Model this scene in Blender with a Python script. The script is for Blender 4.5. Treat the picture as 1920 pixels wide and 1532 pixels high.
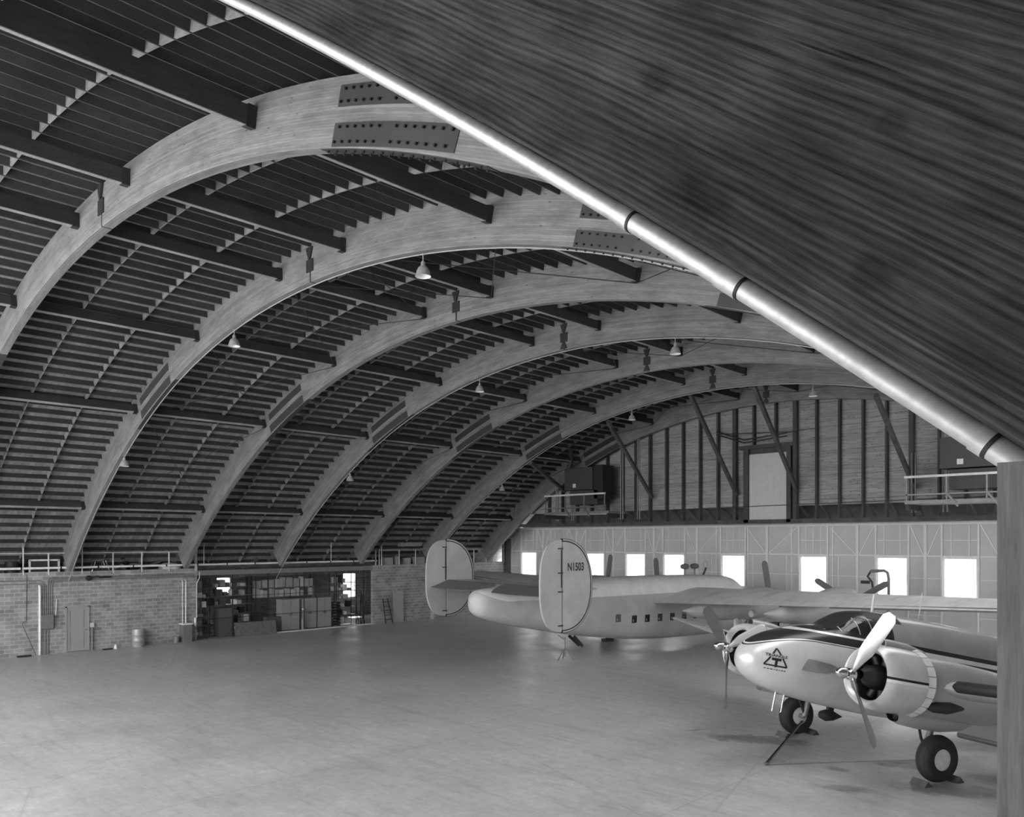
import bpy, bmesh, math, random
from mathutils import Vector, Matrix
for o in list(bpy.data.objects): bpy.data.objects.remove(o)
S = bpy.context.scene
C = bpy.context.collection
PI = math.pi
R = math.radians
rnd = random.Random(7)
# ------------------------------------------------------------------ camera (rising-front view camera)
YAW = R(44.4628)
cd = bpy.data.cameras.new('camera'); cam = bpy.data.objects.new('camera', cd); C.objects.link(cam)
cam.location = (0, 0, 5.25); cam.rotation_euler = (PI/2, 0, YAW)
cd.sensor_fit = 'HORIZONTAL'; cd.sensor_width = 36; cd.lens = 36*1477.06/1920
cd.shift_x = 5/1920; cd.shift_y = (1013.45-766)/1920; cd.clip_start = .02; cd.clip_end = 2000
S.camera = cam
# ------------------------------------------------------------------ daylight
w = bpy.data.worlds.new('sky'); S.world = w; w.use_nodes = True
bg = w.node_tree.nodes['Background']; bg.inputs[0].default_value = (1, 1, 1, 1); bg.inputs[1].default_value = 1.6
sd = bpy.data.lights.new('sun', 'SUN'); sd.energy = 5; sd.angle = R(.6)
so = bpy.data.objects.new('sun', sd); C.objects.link(so); so.rotation_euler = (R(-8), R(-32), 0)
def portal(loc, rot, sx, sy):
    l = bpy.data.lights.new('daylight_portal', 'AREA'); l.shape = 'RECTANGLE'; l.size = sx; l.size_y = sy
    l.cycles.is_portal = True
    o = bpy.data.objects.new('daylight_portal', l); C.objects.link(o); o.location = loc; o.rotation_euler = rot
S.view_settings.view_transform = 'Standard'; S.view_settings.look = 'None'
S.view_settings.gamma = 1; S.view_settings.use_curve_mapping = False
S.view_settings.exposure = 1.85
try: S.cycles.max_bounces = 8; S.cycles.diffuse_bounces = 6
except Exception: pass
# ------------------------------------------------------------------ hall dimensions
XC, ZC, RI, RJ, RD = -19.26, -18.06, 30.50, 31.46, 31.665   # arch centre, soffit, joist bottom and deck radii
Y0, SP, TH = 6.334, 5.424, .24
XW, YE, YG = -40.79, 41.56, 39.55
YN = -4.6
def P(a, r, y=0): return Vector((XC+r*math.sin(R(a)), y, ZC+r*math.cos(R(a))))
# ------------------------------------------------------------------ materials
M = {}
class NT:
    def __init__(s, name):
        m = bpy.data.materials.new(name); m.use_nodes = True; s.m = m; s.t = m.node_tree; s.n = s.t.nodes
        s.b = s.n['Principled BSDF']; M[name] = m
    def node(s, ty, **k):
        n = s.n.new(ty)
        for a, v in k.items():
            if a.startswith('i_'):
                key = a[2:]; key = int(key) if key.isdigit() else key.replace('_', ' ')
                n.inputs[key].default_value = v
            else: setattr(n, a, v)
        return n
    def link(s, a, b): s.t.links.new(a, b)
    def coord(s, kind='Object', scale=(1, 1, 1), loc=(0, 0, 0)):
        t = s.node('ShaderNodeTexCoord'); mp = s.node('ShaderNodeMapping'); mp.inputs['Scale'].default_value = scale
        mp.inputs['Location'].default_value = loc
        s.link(t.outputs[kind], mp.inputs[0]); return mp.outputs[0]
    def noise(s, vec, scale, detail=4, rough=.55, dist=0):
        n = s.node('ShaderNodeTexNoise'); n.inputs['Scale'].default_value = scale; n.inputs['Detail'].default_value = detail
        n.inputs['Roughness'].default_value = rough; n.inputs['Distortion'].default_value = dist
        s.link(vec, n.inputs['Vector']); return n.outputs['Fac']
    def ramp(s, fac, stops, interp='LINEAR'):
        r = s.node('ShaderNodeValToRGB'); e = r.color_ramp.elements; r.color_ramp.interpolation = interp
        while len(e) < len(stops): e.new(.5)
        for q, (p, v) in zip(e, stops): q.position = p; q.color = (v, v, v, 1)
        s.link(fac, r.inputs[0]); return r.outputs[0]
    def math(s, op, a, b=None, c=None):
        n = s.node('ShaderNodeMath', operation=op)
        for i, v in enumerate((a, b, c)):
            if v is None: continue
            if isinstance(v, (int, float)): n.inputs[i].default_value = v
            else: s.link(v, n.inputs[i])
        return n.outputs[0]
    def mul(s, a, b): return s.math('MULTIPLY', a, b)
    def out(s, col, rough=.7, metal=0, bump=None, bs=.2, bd=.01, spec=None):
        if isinstance(col, (int, float)): s.b.inputs['Base Color'].default_value = (col, col, col, 1)
        else: s.link(col, s.b.inputs['Base Color'])
        if isinstance(rough, (int, float)): s.b.inputs['Roughness'].default_value = rough
        else: s.link(rough, s.b.inputs['Roughness'])
        s.b.inputs['Metallic'].default_value = metal
        if spec is not None: s.b.inputs['Specular IOR Level'].default_value = spec
        if bump is not None:
            n = s.node('ShaderNodeBump'); n.inputs['Strength'].default_value = bs; n.inputs['Distance'].default_value = bd
            s.link(bump, n.inputs['Height']); s.link(n.outputs[0], s.b.inputs['Normal'])
        return s.m
def plain(name, g, rough=.6, metal=0, var=.12, scale=6, spec=None):
    t = NT(name); f = t.noise(t.coord(), scale); t.out(t.ramp(f, [(.3, g*(1-var)), (.7, min(1, g*(1+var)))]), rough, metal, spec=spec)
plain('steel_dark', .025, .55, .0); plain('steel_grey', .22, .5, .3); plain('pale_paint', .62, .5); plain('galvanised', .5, .4, .3, .15, 60)
plain('white_paint', .8, .45); plain('black', .015, .6); plain('rubber', .022, .75, 0, .3, 12); plain('chrome', .75, .18, 1, .03)
plain('dark_wood', .075, .75, 0, .35, 3); plain('cardboard', .42, .85, 0, .15, 3); plain('box_dark', .1, .8); plain('box_mid', .34, .8); plain('box_pale', .68, .8)
plain('drum_paint', .38, .4, .2); plain('duct', .05, .6); plain('lamp_shade', .42, .35, .2); plain('lamp_inside', .8, .4)
plain('prop_paint', .2, .3, .6, .08); plain('prop_lit', .85, .22, .85, .03); plain('door_sheet', .6, .55, 0, .06, 1.2); plain('door_rib', .85, .5, 0, .05)
plain('white_panel', .55, .6, 0, .05, 4); plain('fabric_grey', .14, .75, 0, .1); plain('boot', .012, .7); plain('rope', .3, .9)
plain('locker', .3, .5, 0, .08); plain('board', .14, .8, 0, .2); plain('steel_door', .33, .55, 0, .05); plain('rod', .03, .6); plain('engine_black', .02, .45, .3)
plain('text_ink', .01, .6); plain('slab', .35, .85); plain('bolt', .01, .6)
plain('splice_plate', .05, .6, .1, .12, 2)
t = NT('glass'); tr = t.node('ShaderNodeBsdfTransparent'); tr.inputs[0].default_value = (.95, .95, .95, 1); gl_ = t.node('ShaderNodeBsdfGlossy'); gl_.inputs['Roughness'].default_value = .02
mx = t.node('ShaderNodeMixShader'); mx.inputs[0].default_value = .05; t.link(tr.outputs[0], mx.inputs[1]); t.link(gl_.outputs[0], mx.inputs[2]); t.link(mx.outputs[0], t.n['Material Output'].inputs[0])
t = NT('dark_glass'); t.out(.02, .08, 0)
t = NT('bulb'); t.out(.8, .2)
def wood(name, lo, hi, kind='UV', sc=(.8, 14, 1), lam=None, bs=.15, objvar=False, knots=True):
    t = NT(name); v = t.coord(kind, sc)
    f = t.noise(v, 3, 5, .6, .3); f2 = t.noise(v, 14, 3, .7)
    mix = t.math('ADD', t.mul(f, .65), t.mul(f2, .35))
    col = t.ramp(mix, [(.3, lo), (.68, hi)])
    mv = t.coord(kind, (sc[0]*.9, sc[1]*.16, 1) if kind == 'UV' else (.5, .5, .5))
    st = t.ramp(t.noise(mv, 1.3, 5, .65), [(.32, .62), (.6, 1)])
    m1 = t.node('ShaderNodeMix', data_type='RGBA', blend_type='MULTIPLY'); m1.inputs[0].default_value = 1
    t.link(col, m1.inputs[6]); t.link(st, m1.inputs[7]); col = m1.outputs[2]
    if knots:
        vo = t.node('ShaderNodeTexVoronoi'); vo.inputs['Scale'].default_value = 1
        t.link(t.coord(kind, (1.6, 5, 3) if kind == 'UV' else (5, 1.6, 5)), vo.inputs['Vector'])
        k = t.ramp(vo.outputs['Distance'], [(.0, .25), (.06, .45), (.1, 1)])
        m2 = t.node('ShaderNodeMix', data_type='RGBA', blend_type='MULTIPLY'); m2.inputs[0].default_value = .8
        t.link(col, m2.inputs[6]); t.link(k, m2.inputs[7]); col = m2.outputs[2]
    if lam:
        sp = t.node('ShaderNodeSeparateXYZ'); t.link(t.coord('UV'), sp.inputs[0])
        u = t.math('DIVIDE', sp.outputs[1], lam)
        fr = t.math('FRACT', u); l = t.ramp(fr, [(0, .58), (.1, .98), (.5, 1.06), (1, 1)])
        fl = t.math('FLOOR', u); cx = t.node('ShaderNodeCombineXYZ'); t.link(t.mul(fl, 7.31), cx.inputs[1])
        t.link(t.mul(sp.outputs[0], .12), cx.inputs[0])
        ln = t.ramp(t.noise(cx.outputs[0], 1, 1), [(.3, .8), (.7, 1.12)])
        for q in (l, ln):
            m3 = t.node('ShaderNodeMix', data_type='RGBA', blend_type='MULTIPLY'); m3.inputs[0].default_value = 1
            t.link(col, m3.inputs[6]); t.link(q, m3.inputs[7]); col = m3.outputs[2]
    if objvar:
        oi = t.node('ShaderNodeObjectInfo'); r_ = t.ramp(oi.outputs['Random'], [(0, .7), (1, 1.2)])
        m4 = t.node('ShaderNodeMix', data_type='RGBA', blend_type='MULTIPLY'); m4.inputs[0].default_value = 1
        t.link(col, m4.inputs[6]); t.link(r_, m4.inputs[7]); col = m4.outputs[2]
    t.out(col, .75, 0, mix, bs, .004)
wood('glulam', .17, .30, lam=.042)
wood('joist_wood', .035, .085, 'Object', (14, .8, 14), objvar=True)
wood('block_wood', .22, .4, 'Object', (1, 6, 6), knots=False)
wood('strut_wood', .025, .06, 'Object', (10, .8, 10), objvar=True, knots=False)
wood('deck_wood', .22, .4, 'UV', (2.0, 9, 1), lam=.25)
wood('near_glulam', .17, .30, 'UV', (1.2, 22, 1), lam=None, bs=.5)
def plank_wood(name, lo, hi):
    t = NT(name); f = t.noise(t.coord('Object', (.5, 1, 7)), 2.2, 6, .68, .6); col = t.ramp(f, [(.3, lo), (.68, hi)])
    sp = t.node('ShaderNodeSeparateXYZ'); t.link(t.coord(), sp.inputs[0]); z = sp.outputs[2]
    s1 = t.ramp(t.math('FRACT', t.math('DIVIDE', z, 1.22)), [(0, .5), (.022, .62), (.03, 1)]); s2 = t.ramp(t.math('FRACT', t.math('DIVIDE', z, .244)), [(0, .85), (.06, 1)])
    cx = t.node('ShaderNodeCombineXYZ'); t.link(t.mul(t.math('FLOOR', t.math('DIVIDE', z, .244)), 3.3), cx.inputs[2]); t.link(t.mul(sp.outputs[0], .15), cx.inputs[0])
    s3 = t.ramp(t.noise(cx.outputs[0], 1, 1), [(.3, .82), (.7, 1.1)])
    vo = t.node('ShaderNodeTexVoronoi'); vo.inputs['Scale'].default_value = 1; t.link(t.coord('Object', (2.6, 1, 6)), vo.inputs['Vector'])
    s4 = t.ramp(vo.outputs['Distance'], [(0, .25), (.1, .5), (.16, 1)])
    for q in (s1, s2, s3, s4):
        m = t.node('ShaderNodeMix', data_type='RGBA', blend_type='MULTIPLY'); m.inputs[0].default_value = 1
        t.link(col, m.inputs[6]); t.link(q, m.inputs[7]); col = m.outputs[2]
    t.out(col, .8)
plank_wood('gable_wood', .2, .46)
wood('column_wood', .05, .1, 'Object', (12, 12, .7), knots=False)
wood('post_wood', .1, .27, 'Object', (30, 30, 2.2), knots=True)
# near timber: real lamination steps, resin streaks, knots
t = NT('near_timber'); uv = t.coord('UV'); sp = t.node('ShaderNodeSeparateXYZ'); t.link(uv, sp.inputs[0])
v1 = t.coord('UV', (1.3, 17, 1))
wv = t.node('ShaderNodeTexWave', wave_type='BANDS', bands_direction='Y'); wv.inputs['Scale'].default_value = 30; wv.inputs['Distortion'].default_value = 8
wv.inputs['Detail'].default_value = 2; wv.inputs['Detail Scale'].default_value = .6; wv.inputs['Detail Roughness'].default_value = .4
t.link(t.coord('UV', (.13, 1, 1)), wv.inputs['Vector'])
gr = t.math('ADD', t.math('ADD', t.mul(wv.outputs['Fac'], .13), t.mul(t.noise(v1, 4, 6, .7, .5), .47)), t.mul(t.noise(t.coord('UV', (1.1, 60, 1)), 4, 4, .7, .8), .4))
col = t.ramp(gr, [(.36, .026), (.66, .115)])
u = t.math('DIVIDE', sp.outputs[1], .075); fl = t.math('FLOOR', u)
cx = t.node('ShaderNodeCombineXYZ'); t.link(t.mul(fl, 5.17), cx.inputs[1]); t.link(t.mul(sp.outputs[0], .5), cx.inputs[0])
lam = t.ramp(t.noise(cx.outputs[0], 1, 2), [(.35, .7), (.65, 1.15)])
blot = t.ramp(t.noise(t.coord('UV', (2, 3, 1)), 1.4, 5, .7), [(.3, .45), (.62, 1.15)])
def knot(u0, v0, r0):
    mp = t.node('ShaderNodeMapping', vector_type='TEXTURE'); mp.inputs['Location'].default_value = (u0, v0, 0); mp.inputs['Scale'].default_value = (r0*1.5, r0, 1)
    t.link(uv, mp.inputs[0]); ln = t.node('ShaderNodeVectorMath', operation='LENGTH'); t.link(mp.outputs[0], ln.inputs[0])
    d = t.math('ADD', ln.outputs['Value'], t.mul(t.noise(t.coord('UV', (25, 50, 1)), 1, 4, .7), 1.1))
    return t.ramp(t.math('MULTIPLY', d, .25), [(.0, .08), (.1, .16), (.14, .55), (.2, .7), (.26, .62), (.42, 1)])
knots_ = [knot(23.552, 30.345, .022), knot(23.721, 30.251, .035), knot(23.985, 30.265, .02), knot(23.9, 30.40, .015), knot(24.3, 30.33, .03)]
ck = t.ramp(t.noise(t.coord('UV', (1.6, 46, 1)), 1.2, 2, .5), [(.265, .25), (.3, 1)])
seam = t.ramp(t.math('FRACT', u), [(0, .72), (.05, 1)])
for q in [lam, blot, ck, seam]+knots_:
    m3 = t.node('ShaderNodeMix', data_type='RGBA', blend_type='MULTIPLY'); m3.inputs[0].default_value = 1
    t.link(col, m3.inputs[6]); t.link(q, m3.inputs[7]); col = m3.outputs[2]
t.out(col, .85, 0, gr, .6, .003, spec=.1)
# concrete floor
t = NT('concrete'); v = t.coord()
f = t.noise(v, .25, 6, .65); f2 = t.noise(v, 2.2, 6, .7); f3 = t.noise(t.coord('Object', (.35, 3, 1)), 1, 5, .7, 1.2)
mix = t.math('ADD', t.math('ADD', t.mul(f, .5), t.mul(f2, .25)), t.mul(f3, .25)); fs_ = t.noise(t.coord('Object', (.5, 2.2, 1), (5, 2, 0)), 2.6, 8, .75, 1.5); mix = t.math('ADD', t.mul(mix, .7), t.mul(fs_, .3)); col = t.ramp(mix, [(.36, .41), (.64, .6)])
g1_ = t.ramp(t.noise(v, 3.2, 9, .8), [(.35, .84), (.65, 1.1)]); mpn = t.node('ShaderNodeMapping'); mpn.inputs['Rotation'].default_value = (0, 0, .6); mpn.inputs['Scale'].default_value = (.25, 2.6, 1); t.link(v, mpn.inputs[0])
g2_ = t.ramp(t.noise(mpn.outputs[0], 1.3, 7, .72, .8), [(.34, .84), (.46, 1)])
mpn = t.node('ShaderNodeMapping'); mpn.inputs['Rotation'].default_value = (0, 0, -.35); mpn.inputs['Scale'].default_value = (.2, 3.2, 1); t.link(v, mpn.inputs[0])
g3_ = t.ramp(t.noise(mpn.outputs[0], 1.1, 6, .7, .5), [(.34, .88), (.42, 1), (.66, 1), (.72, 1.05)])
for q in (g1_, g2_, g3_):
    m3 = t.node('ShaderNodeMix', data_type='RGBA', blend_type='MULTIPLY'); m3.inputs[0].default_value = 1
    t.link(col, m3.inputs[6]); t.link(q, m3.inputs[7]); col = m3.outputs[2]
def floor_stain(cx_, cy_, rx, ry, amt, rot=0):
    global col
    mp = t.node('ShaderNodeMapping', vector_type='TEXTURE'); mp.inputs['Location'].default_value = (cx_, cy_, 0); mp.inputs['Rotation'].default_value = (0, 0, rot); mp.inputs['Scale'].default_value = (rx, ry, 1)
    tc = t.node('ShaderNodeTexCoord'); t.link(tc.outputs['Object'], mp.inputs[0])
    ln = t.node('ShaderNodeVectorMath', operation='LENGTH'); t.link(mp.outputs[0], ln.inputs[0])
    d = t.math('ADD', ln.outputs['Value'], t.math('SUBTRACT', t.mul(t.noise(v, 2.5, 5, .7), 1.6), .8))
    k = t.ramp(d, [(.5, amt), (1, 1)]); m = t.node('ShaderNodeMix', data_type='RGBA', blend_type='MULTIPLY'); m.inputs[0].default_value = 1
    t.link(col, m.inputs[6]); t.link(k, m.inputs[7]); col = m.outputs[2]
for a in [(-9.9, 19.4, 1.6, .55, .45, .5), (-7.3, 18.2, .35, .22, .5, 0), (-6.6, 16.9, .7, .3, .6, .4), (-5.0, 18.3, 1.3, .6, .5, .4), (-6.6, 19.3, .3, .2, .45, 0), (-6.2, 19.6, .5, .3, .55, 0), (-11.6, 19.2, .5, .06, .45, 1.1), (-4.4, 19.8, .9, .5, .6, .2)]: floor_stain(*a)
cr = t.node('ShaderNodeTexVoronoi', feature='DISTANCE_TO_EDGE'); cr.inputs['Scale'].default_value = .11; t.link(t.coord('Object', (1, 1, 1), (3.3, 1.2, 0)), cr.inputs['Vector'])
k1 = t.ramp(cr.outputs[0], [(0, .85), (.0012, 1)])
sp = t.node('ShaderNodeSeparateXYZ'); t.link(v, sp.inputs[0])
jx = t.ramp(t.math('ABSOLUTE', t.math('SUBTRACT', t.math('FRACT', t.math('DIVIDE', t.math('ADD', sp.outputs[0], 19.26), 7.2)), .5)), [(0, .78), (.002, 1)])
m_ = [k1, jx]
for q in m_:
    m3 = t.node('ShaderNodeMix', data_type='RGBA', blend_type='MULTIPLY'); m3.inputs[0].default_value = 1
    t.link(col, m3.inputs[6]); t.link(q, m3.inputs[7]); col = m3.outputs[2]
t.out(col, t.ramp(t.noise(v, .5, 5, .6), [(.35, .3), (.65, .5)]), 0, f2, .05, .01, spec=.7)
plain('apron_concrete', .5, .9, 0, .08, .3)
# block wall
t = NT('block_wall'); tc = t.node('ShaderNodeTexCoord'); sp = t.node('ShaderNodeSeparateXYZ'); t.link(tc.outputs['Object'], sp.inputs[0])
cx = t.node('ShaderNodeCombineXYZ'); t.link(t.math('ADD', sp.outputs[1], sp.outputs[0]), cx.inputs[0]); t.link(sp.outputs[2], cx.inputs[1])
br = t.node('ShaderNodeTexBrick'); br.offset = .5; t.link(cx.outputs[0], br.inputs['Vector'])
for k_, v_ in (('Color1', .22), ('Color2', .33), ('Mortar', .46)): br.inputs[k_].default_value = (v_, v_, v_, 1)
br.inputs['Scale'].default_value = 1; br.inputs['Mortar Size'].default_value = .011; br.inputs['Brick Width'].default_value = .37; br.inputs['Row Height'].default_value = .18
nz = t.ramp(t.noise(t.coord(), 1.1, 6, .7), [(.35, .82), (.65, 1.22)])
m3 = t.node('ShaderNodeMix', data_type='RGBA', blend_type='MULTIPLY'); m3.inputs[0].default_value = 1
t.link(br.outputs['Color'], m3.inputs[6]); t.link(nz, m3.inputs[7]); t.out(m3.outputs[2], .85, 0, br.outputs['Fac'], .25, .01)
# airliner skins
def skin(name, build, rough=.35, metal=.35):
    t = NT(name); tc = t.node('ShaderNodeTexCoord'); sp = t.node('ShaderNodeSeparateXYZ'); t.link(tc.outputs['Object'], sp.inputs[0])
    col = build(t, sp.outputs[0], sp.outputs[1], sp.outputs[2])
    nz = t.ramp(t.noise(t.coord(), 1.4, 5, .6), [(.35, .9), (.65, 1.07)])
    # panel seams
    fx = t.ramp(t.math('FRACT', t.math('DIVIDE', sp.outputs[0], .9)), [(0, .82), (.012, 1)])
    for q in (nz, fx):
        m = t.node('ShaderNodeMix', data_type='RGBA', blend_type='MULTIPLY'); m.inputs[0].default_value = 1
        t.link(col, m.inputs[6]); t.link(q, m.inputs[7]); col = m.outputs[2]
    t.out(col, rough, metal, t.noise(t.coord(), 1.2, 2), .06, .05)
def mixc(t, f, a, b):
    m = t.node('ShaderNodeMix', data_type='RGBA'); t.link(f, m.inputs[0])
    for i, c in ((6, a), (7, b)):
        if isinstance(c, (int, float)): m.inputs[i].default_value = (c, c, c, 1)
        else: t.link(c, m.inputs[i])
    return m.outputs[2]
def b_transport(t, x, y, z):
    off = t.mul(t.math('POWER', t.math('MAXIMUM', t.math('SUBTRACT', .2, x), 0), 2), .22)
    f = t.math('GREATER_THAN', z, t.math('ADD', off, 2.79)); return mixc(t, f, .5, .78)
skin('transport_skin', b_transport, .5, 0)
skin('transport_wing', lambda t, x, y, z: t.ramp(t.noise(t.coord('Object', (.3, 1.2, 1)), 1.2, 5, .7), [(.35, .5), (.5, .64)]), .5, 0)
skin('transport_fin', lambda t, x, y, z: t.ramp(t.noise(t.coord(), .8), [(.3, .42), (.7, .48)]), .55, 0)
def b_cargo(t, x, y, z):
    off = t.mul(t.math('POWER', t.math('MAXIMUM', t.math('SUBTRACT', x, 2.3), 0), 2), .15)
    zz = t.math('ADD', z, off)
    fore = t.ramp(t.math('SUBTRACT', zz, 2), [(0, .62), (.525, .05), (.545, .8), (.565, .035), (.75, .8), (.8, .035)], 'CONSTANT')
    aft = t.ramp(t.math('SUBTRACT', zz, 2), [(0, .6), (.4, .04), (.66, .85), (.76, .03), (.86, .36)], 'CONSTANT')
    return mixc(t, t.math('GREATER_THAN', x, .45), aft, fore)
skin('twin_skin', b_cargo, .25, .15)
def b_cowl(t, x, y, z):
    return t.ramp(t.math('SUBTRACT', z, 1.5), [(0, .62), (.49, .9), (.55, .03), (.60, .62)], 'CONSTANT')
skin('cowl_skin', b_cowl, .25, .2)
skin('twin_grey', lambda t, x, y, z: t.ramp(t.noise(t.coord(), .8), [(.3, .36), (.7, .44)]), .35, .15)
# ------------------------------------------------------------------ mesh helpers
class MB:
    def __init__(s): s.v = []; s.f = []; s.uv = {}
    def add(s, vs, fs):
        o = len(s.v); s.v += [tuple(v) for v in vs]; s.f += [tuple(i+o for i in f) for f in fs]; return s
    def box(s, c, d, rot=None):
        c = Vector(c); hx, hy, hz = d[0]/2, d[1]/2, d[2]/2
        vs = [Vector((x*hx, y*hy, z*hz)) for x in (-1, 1) for y in (-1, 1) for z in (-1, 1)]
        if rot is not None: vs = [rot @ v for v in vs]
        return s.add([v+c for v in vs], [(0, 1, 3, 2), (4, 6, 7, 5), (0, 4, 5, 1), (2, 3, 7, 6), (0, 2, 6, 4), (1, 5, 7, 3)])
    def b2(s, x0, x1, y0, y1, z0, z1): return s.box(((x0+x1)/2, (y0+y1)/2, (z0+z1)/2), (abs(x1-x0), abs(y1-y0), abs(z1-z0)))
    def bar(s, a, b, wd, hg, up=(0, 0, 1)):
        a = Vector(a); b = Vector(b); d = b-a; L = d.length; x = d.normalized(); u_ = Vector(up)
        y = u_.cross(x)
        if y.length < 1e-4: y = Vector((1, 0, 0)).cross(x)
        y.normalize(); z = x.cross(y); m = Matrix((x, y, z)).transposed()
        return s.box((a+b)/2, (L, wd, hg), m)
    def tube(s, pts, r, seg=10, cap=True):
        pts = [Vector(p) for p in pts]; n = len(pts); rings = []; up = None
        for i, p in enumerate(pts):
            d = (pts[min(i+1, n-1)]-pts[max(i-1, 0)]).normalized()
            if up is None:
                up = Vector((0, 0, 1)) if abs(d.z) < .9 else Vector((1, 0, 0))
            up = (up-d*up.dot(d)).normalized(); sd_ = d.cross(up)
            rr = r[i] if isinstance(r, (list, tuple)) else r
            rings.append([p+(up*math.cos(q)+sd_*math.sin(q))*rr for q in [2*PI*k/seg for k in range(seg)]])
        return s.loft(rings, cap)
    def loft(s, rings, cap=True, closed=True):
        m = len(rings[0]); vs = [v for r_ in rings for v in r_]; fs = []
        for i in range(len(rings)-1):
            for k in range(m if closed else m-1):
                k2 = (k+1) % m; fs.append((i*m+k, i*m+k2, (i+1)*m+k2, (i+1)*m+k))
        if cap: fs.append(tuple(range(m))[::-1]); fs.append(tuple((len(rings)-1)*m+k for k in range(m)))
        return s.add(vs, fs)
    def lathe(s, prof, c, axis=(0, 0, 1), seg=20, a0=0, a1=2*PI):
        ax = Vector(axis).normalized(); t1 = ax.orthogonal().normalized(); t2 = ax.cross(t1); c = Vector(c)
        rings = [[c+ax*h+(t1*math.cos(q)+t2*math.sin(q))*max(r_, 1e-4) for q in [2*PI*k/seg for k in range(seg)]] for r_, h in prof]
        return s.loft(rings, False)
    def prism(s, poly, f):                # poly 2d, f(u,v,side)->3d
        n = len(poly); vs = [f(u_, v_, 0) for u_, v_ in poly]+[f(u_, v_, 1) for u_, v_ in poly]
        return s.add(vs, [tuple(range(n)), tuple(range(n, 2*n))[::-1]]+[(i, (i+1) % n, n+(i+1) % n, n+i)[::-1] for i in range(n)])
    def build(s, name, mat, parent=None, smooth=False, bevel=0, loc=None, uvf=None):
        me = bpy.data.meshes.new(name); me.from_pydata(s.v, [], s.f); me.validate()
        bm = bmesh.new(); bm.from_mesh(me); bmesh.ops.recalc_face_normals(bm, faces=bm.faces)
        if bevel: bmesh.ops.bevel(bm, geom=list(bm.edges), offset=bevel, segments=2, affect='EDGES', profile=.7)
        if uvf:
            ul = bm.loops.layers.uv.new('UVMap')
            for f in bm.faces:
                for l in f.loops: l[ul].uv = uvf(l.vert.co, f.normal)
        bm.to_mesh(me); bm.free()
        if smooth:
            for p in me.polygons: p.use_smooth = True
            try: me.set_sharp_from_angle(angle=R(smooth if smooth > 1 else 40))
            except Exception: pass
        me.materials.append(M[mat]); o = bpy.data.objects.new(name, me); C.objects.link(o)
        if parent is not None: o.parent = parent
        if loc is not None: o.location = loc
        return o
def tag(o, label, cat, group=None, kind=None):
    if label: o['label'] = label
    if cat: o['category'] = cat
    if group: o['group'] = group
    if kind: o['kind'] = kind
    return o
def thing(name, label, cat, loc=(0, 0, 0), group=None, rot=(0, 0, 0)):
    o = bpy.data.objects.new(name, None); C.objects.link(o); o.location = loc; o.rotation_euler = rot; o.empty_display_size = .1
    return tag(o, label, cat, group)
def struct(o): o['kind'] = 'structure'; return o
def copy_tree(o, parent=None):
    c = o.copy(); C.objects.link(c); c.parent = parent
    for ch in [q for q in bpy.data.objects if q.parent == o]: copy_tree(ch, c)
    return c
def text_mesh(txt, size, extr=.0, sx=1.0):
    cu = bpy.data.curves.new('t', 'FONT'); cu.body = txt; cu.size = size; cu.align_x = 'CENTER'; cu.align_y = 'CENTER'; cu.offset = .022*size
    o = bpy.data.objects.new('t', cu); C.objects.link(o); dg = bpy.context.evaluated_depsgraph_get(); dg.update()
    me = bpy.data.meshes.new_from_object(o.evaluated_get(dg)); vs = [(v.co.x*sx, v.co.y) for v in me.vertices]; fs = [tuple(p.vertices) for p in me.polygons]
    bpy.data.objects.remove(o); return vs, fs
ORD = ['first', 'second', 'third', 'fourth', 'fifth', 'sixth', 'seventh']
AW = [Y0+SP*k for k in range(7)]
# ================================================================== SHELL
struct(MB().b2(XW-6.2, 8.5, YN, YE+.3, -.3, 0).build('floor', 'concrete'))
tag(MB().b2(-400, 400, -400, 400, -.5, -.31).build('ground_outside', 'apron_concrete'), None, None, kind='structure')
# curved roof deck
def deck_uv(co, n): return (math.atan2(co.x-XC, co.z-ZC)*RD, co.y)
m = MB()
def deck_part(a0, a1, y0, y1, nm=None):
    n = max(2, int(abs(a1-a0))); m.loft([[P(a0+(a1-a0)*i/n, r_, y) for r_, y in ((RD, y0), (RD, y1), (RD+.12, y1), (RD+.12, y0))] for i in range(n+1)])
deck_part(-48, 22, YN-.4, YE+.8); deck_part(28, 48, YN-.4, YE+.8); deck_part(22, 28, YN-.4, 8); deck_part(22, 28, 38.5, YE+.8)
g_ = MB(); g_.loft([[P(22+i, r_, y) for r_, y in ((RD+.05, 8), (RD+.05, 38.5), (RD+.06, 38.5), (RD+.06, 8))] for i in range(7)]); struct(g_.build('window_7', 'glass'))  # glazed strip added in the unseen roof haunch to let in more light
portal(tuple(P(25, RD+.2, 23.2)), (0, R(25), 0), 3.4, 31)
struct(m.build('ceiling', 'deck_wood', uvf=deck_uv, smooth=30))
# left block wall (hall side) with storage opening y 18.08..29.31
ZT = 3.78
m = MB(); m.b2(XW-.2, XW, YN, 11.83, 0, ZT); m.b2(XW-.2, XW, 12.80, 18.08, 0, ZT); m.b2(XW-.2, XW, 11.83, 12.80, 2.12, ZT)
m.b2(XW-.2, XW, 29.31, 41.0, 0, ZT-.08)
m.b2(XW-6, XW-.2, 17.9, 18.08, 0, ZT-.2); m.b2(XW-6, XW-.2, 35.9, 36.1, 0, ZT-.2)
struct(m.build('wall_left', 'block_wall'))
m = MB(); m.b2(XW-.22, XW+.02, 18.08, 29.31, 3.4, 3.66); struct(m.build('trim_1', 'steel_grey'))
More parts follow.
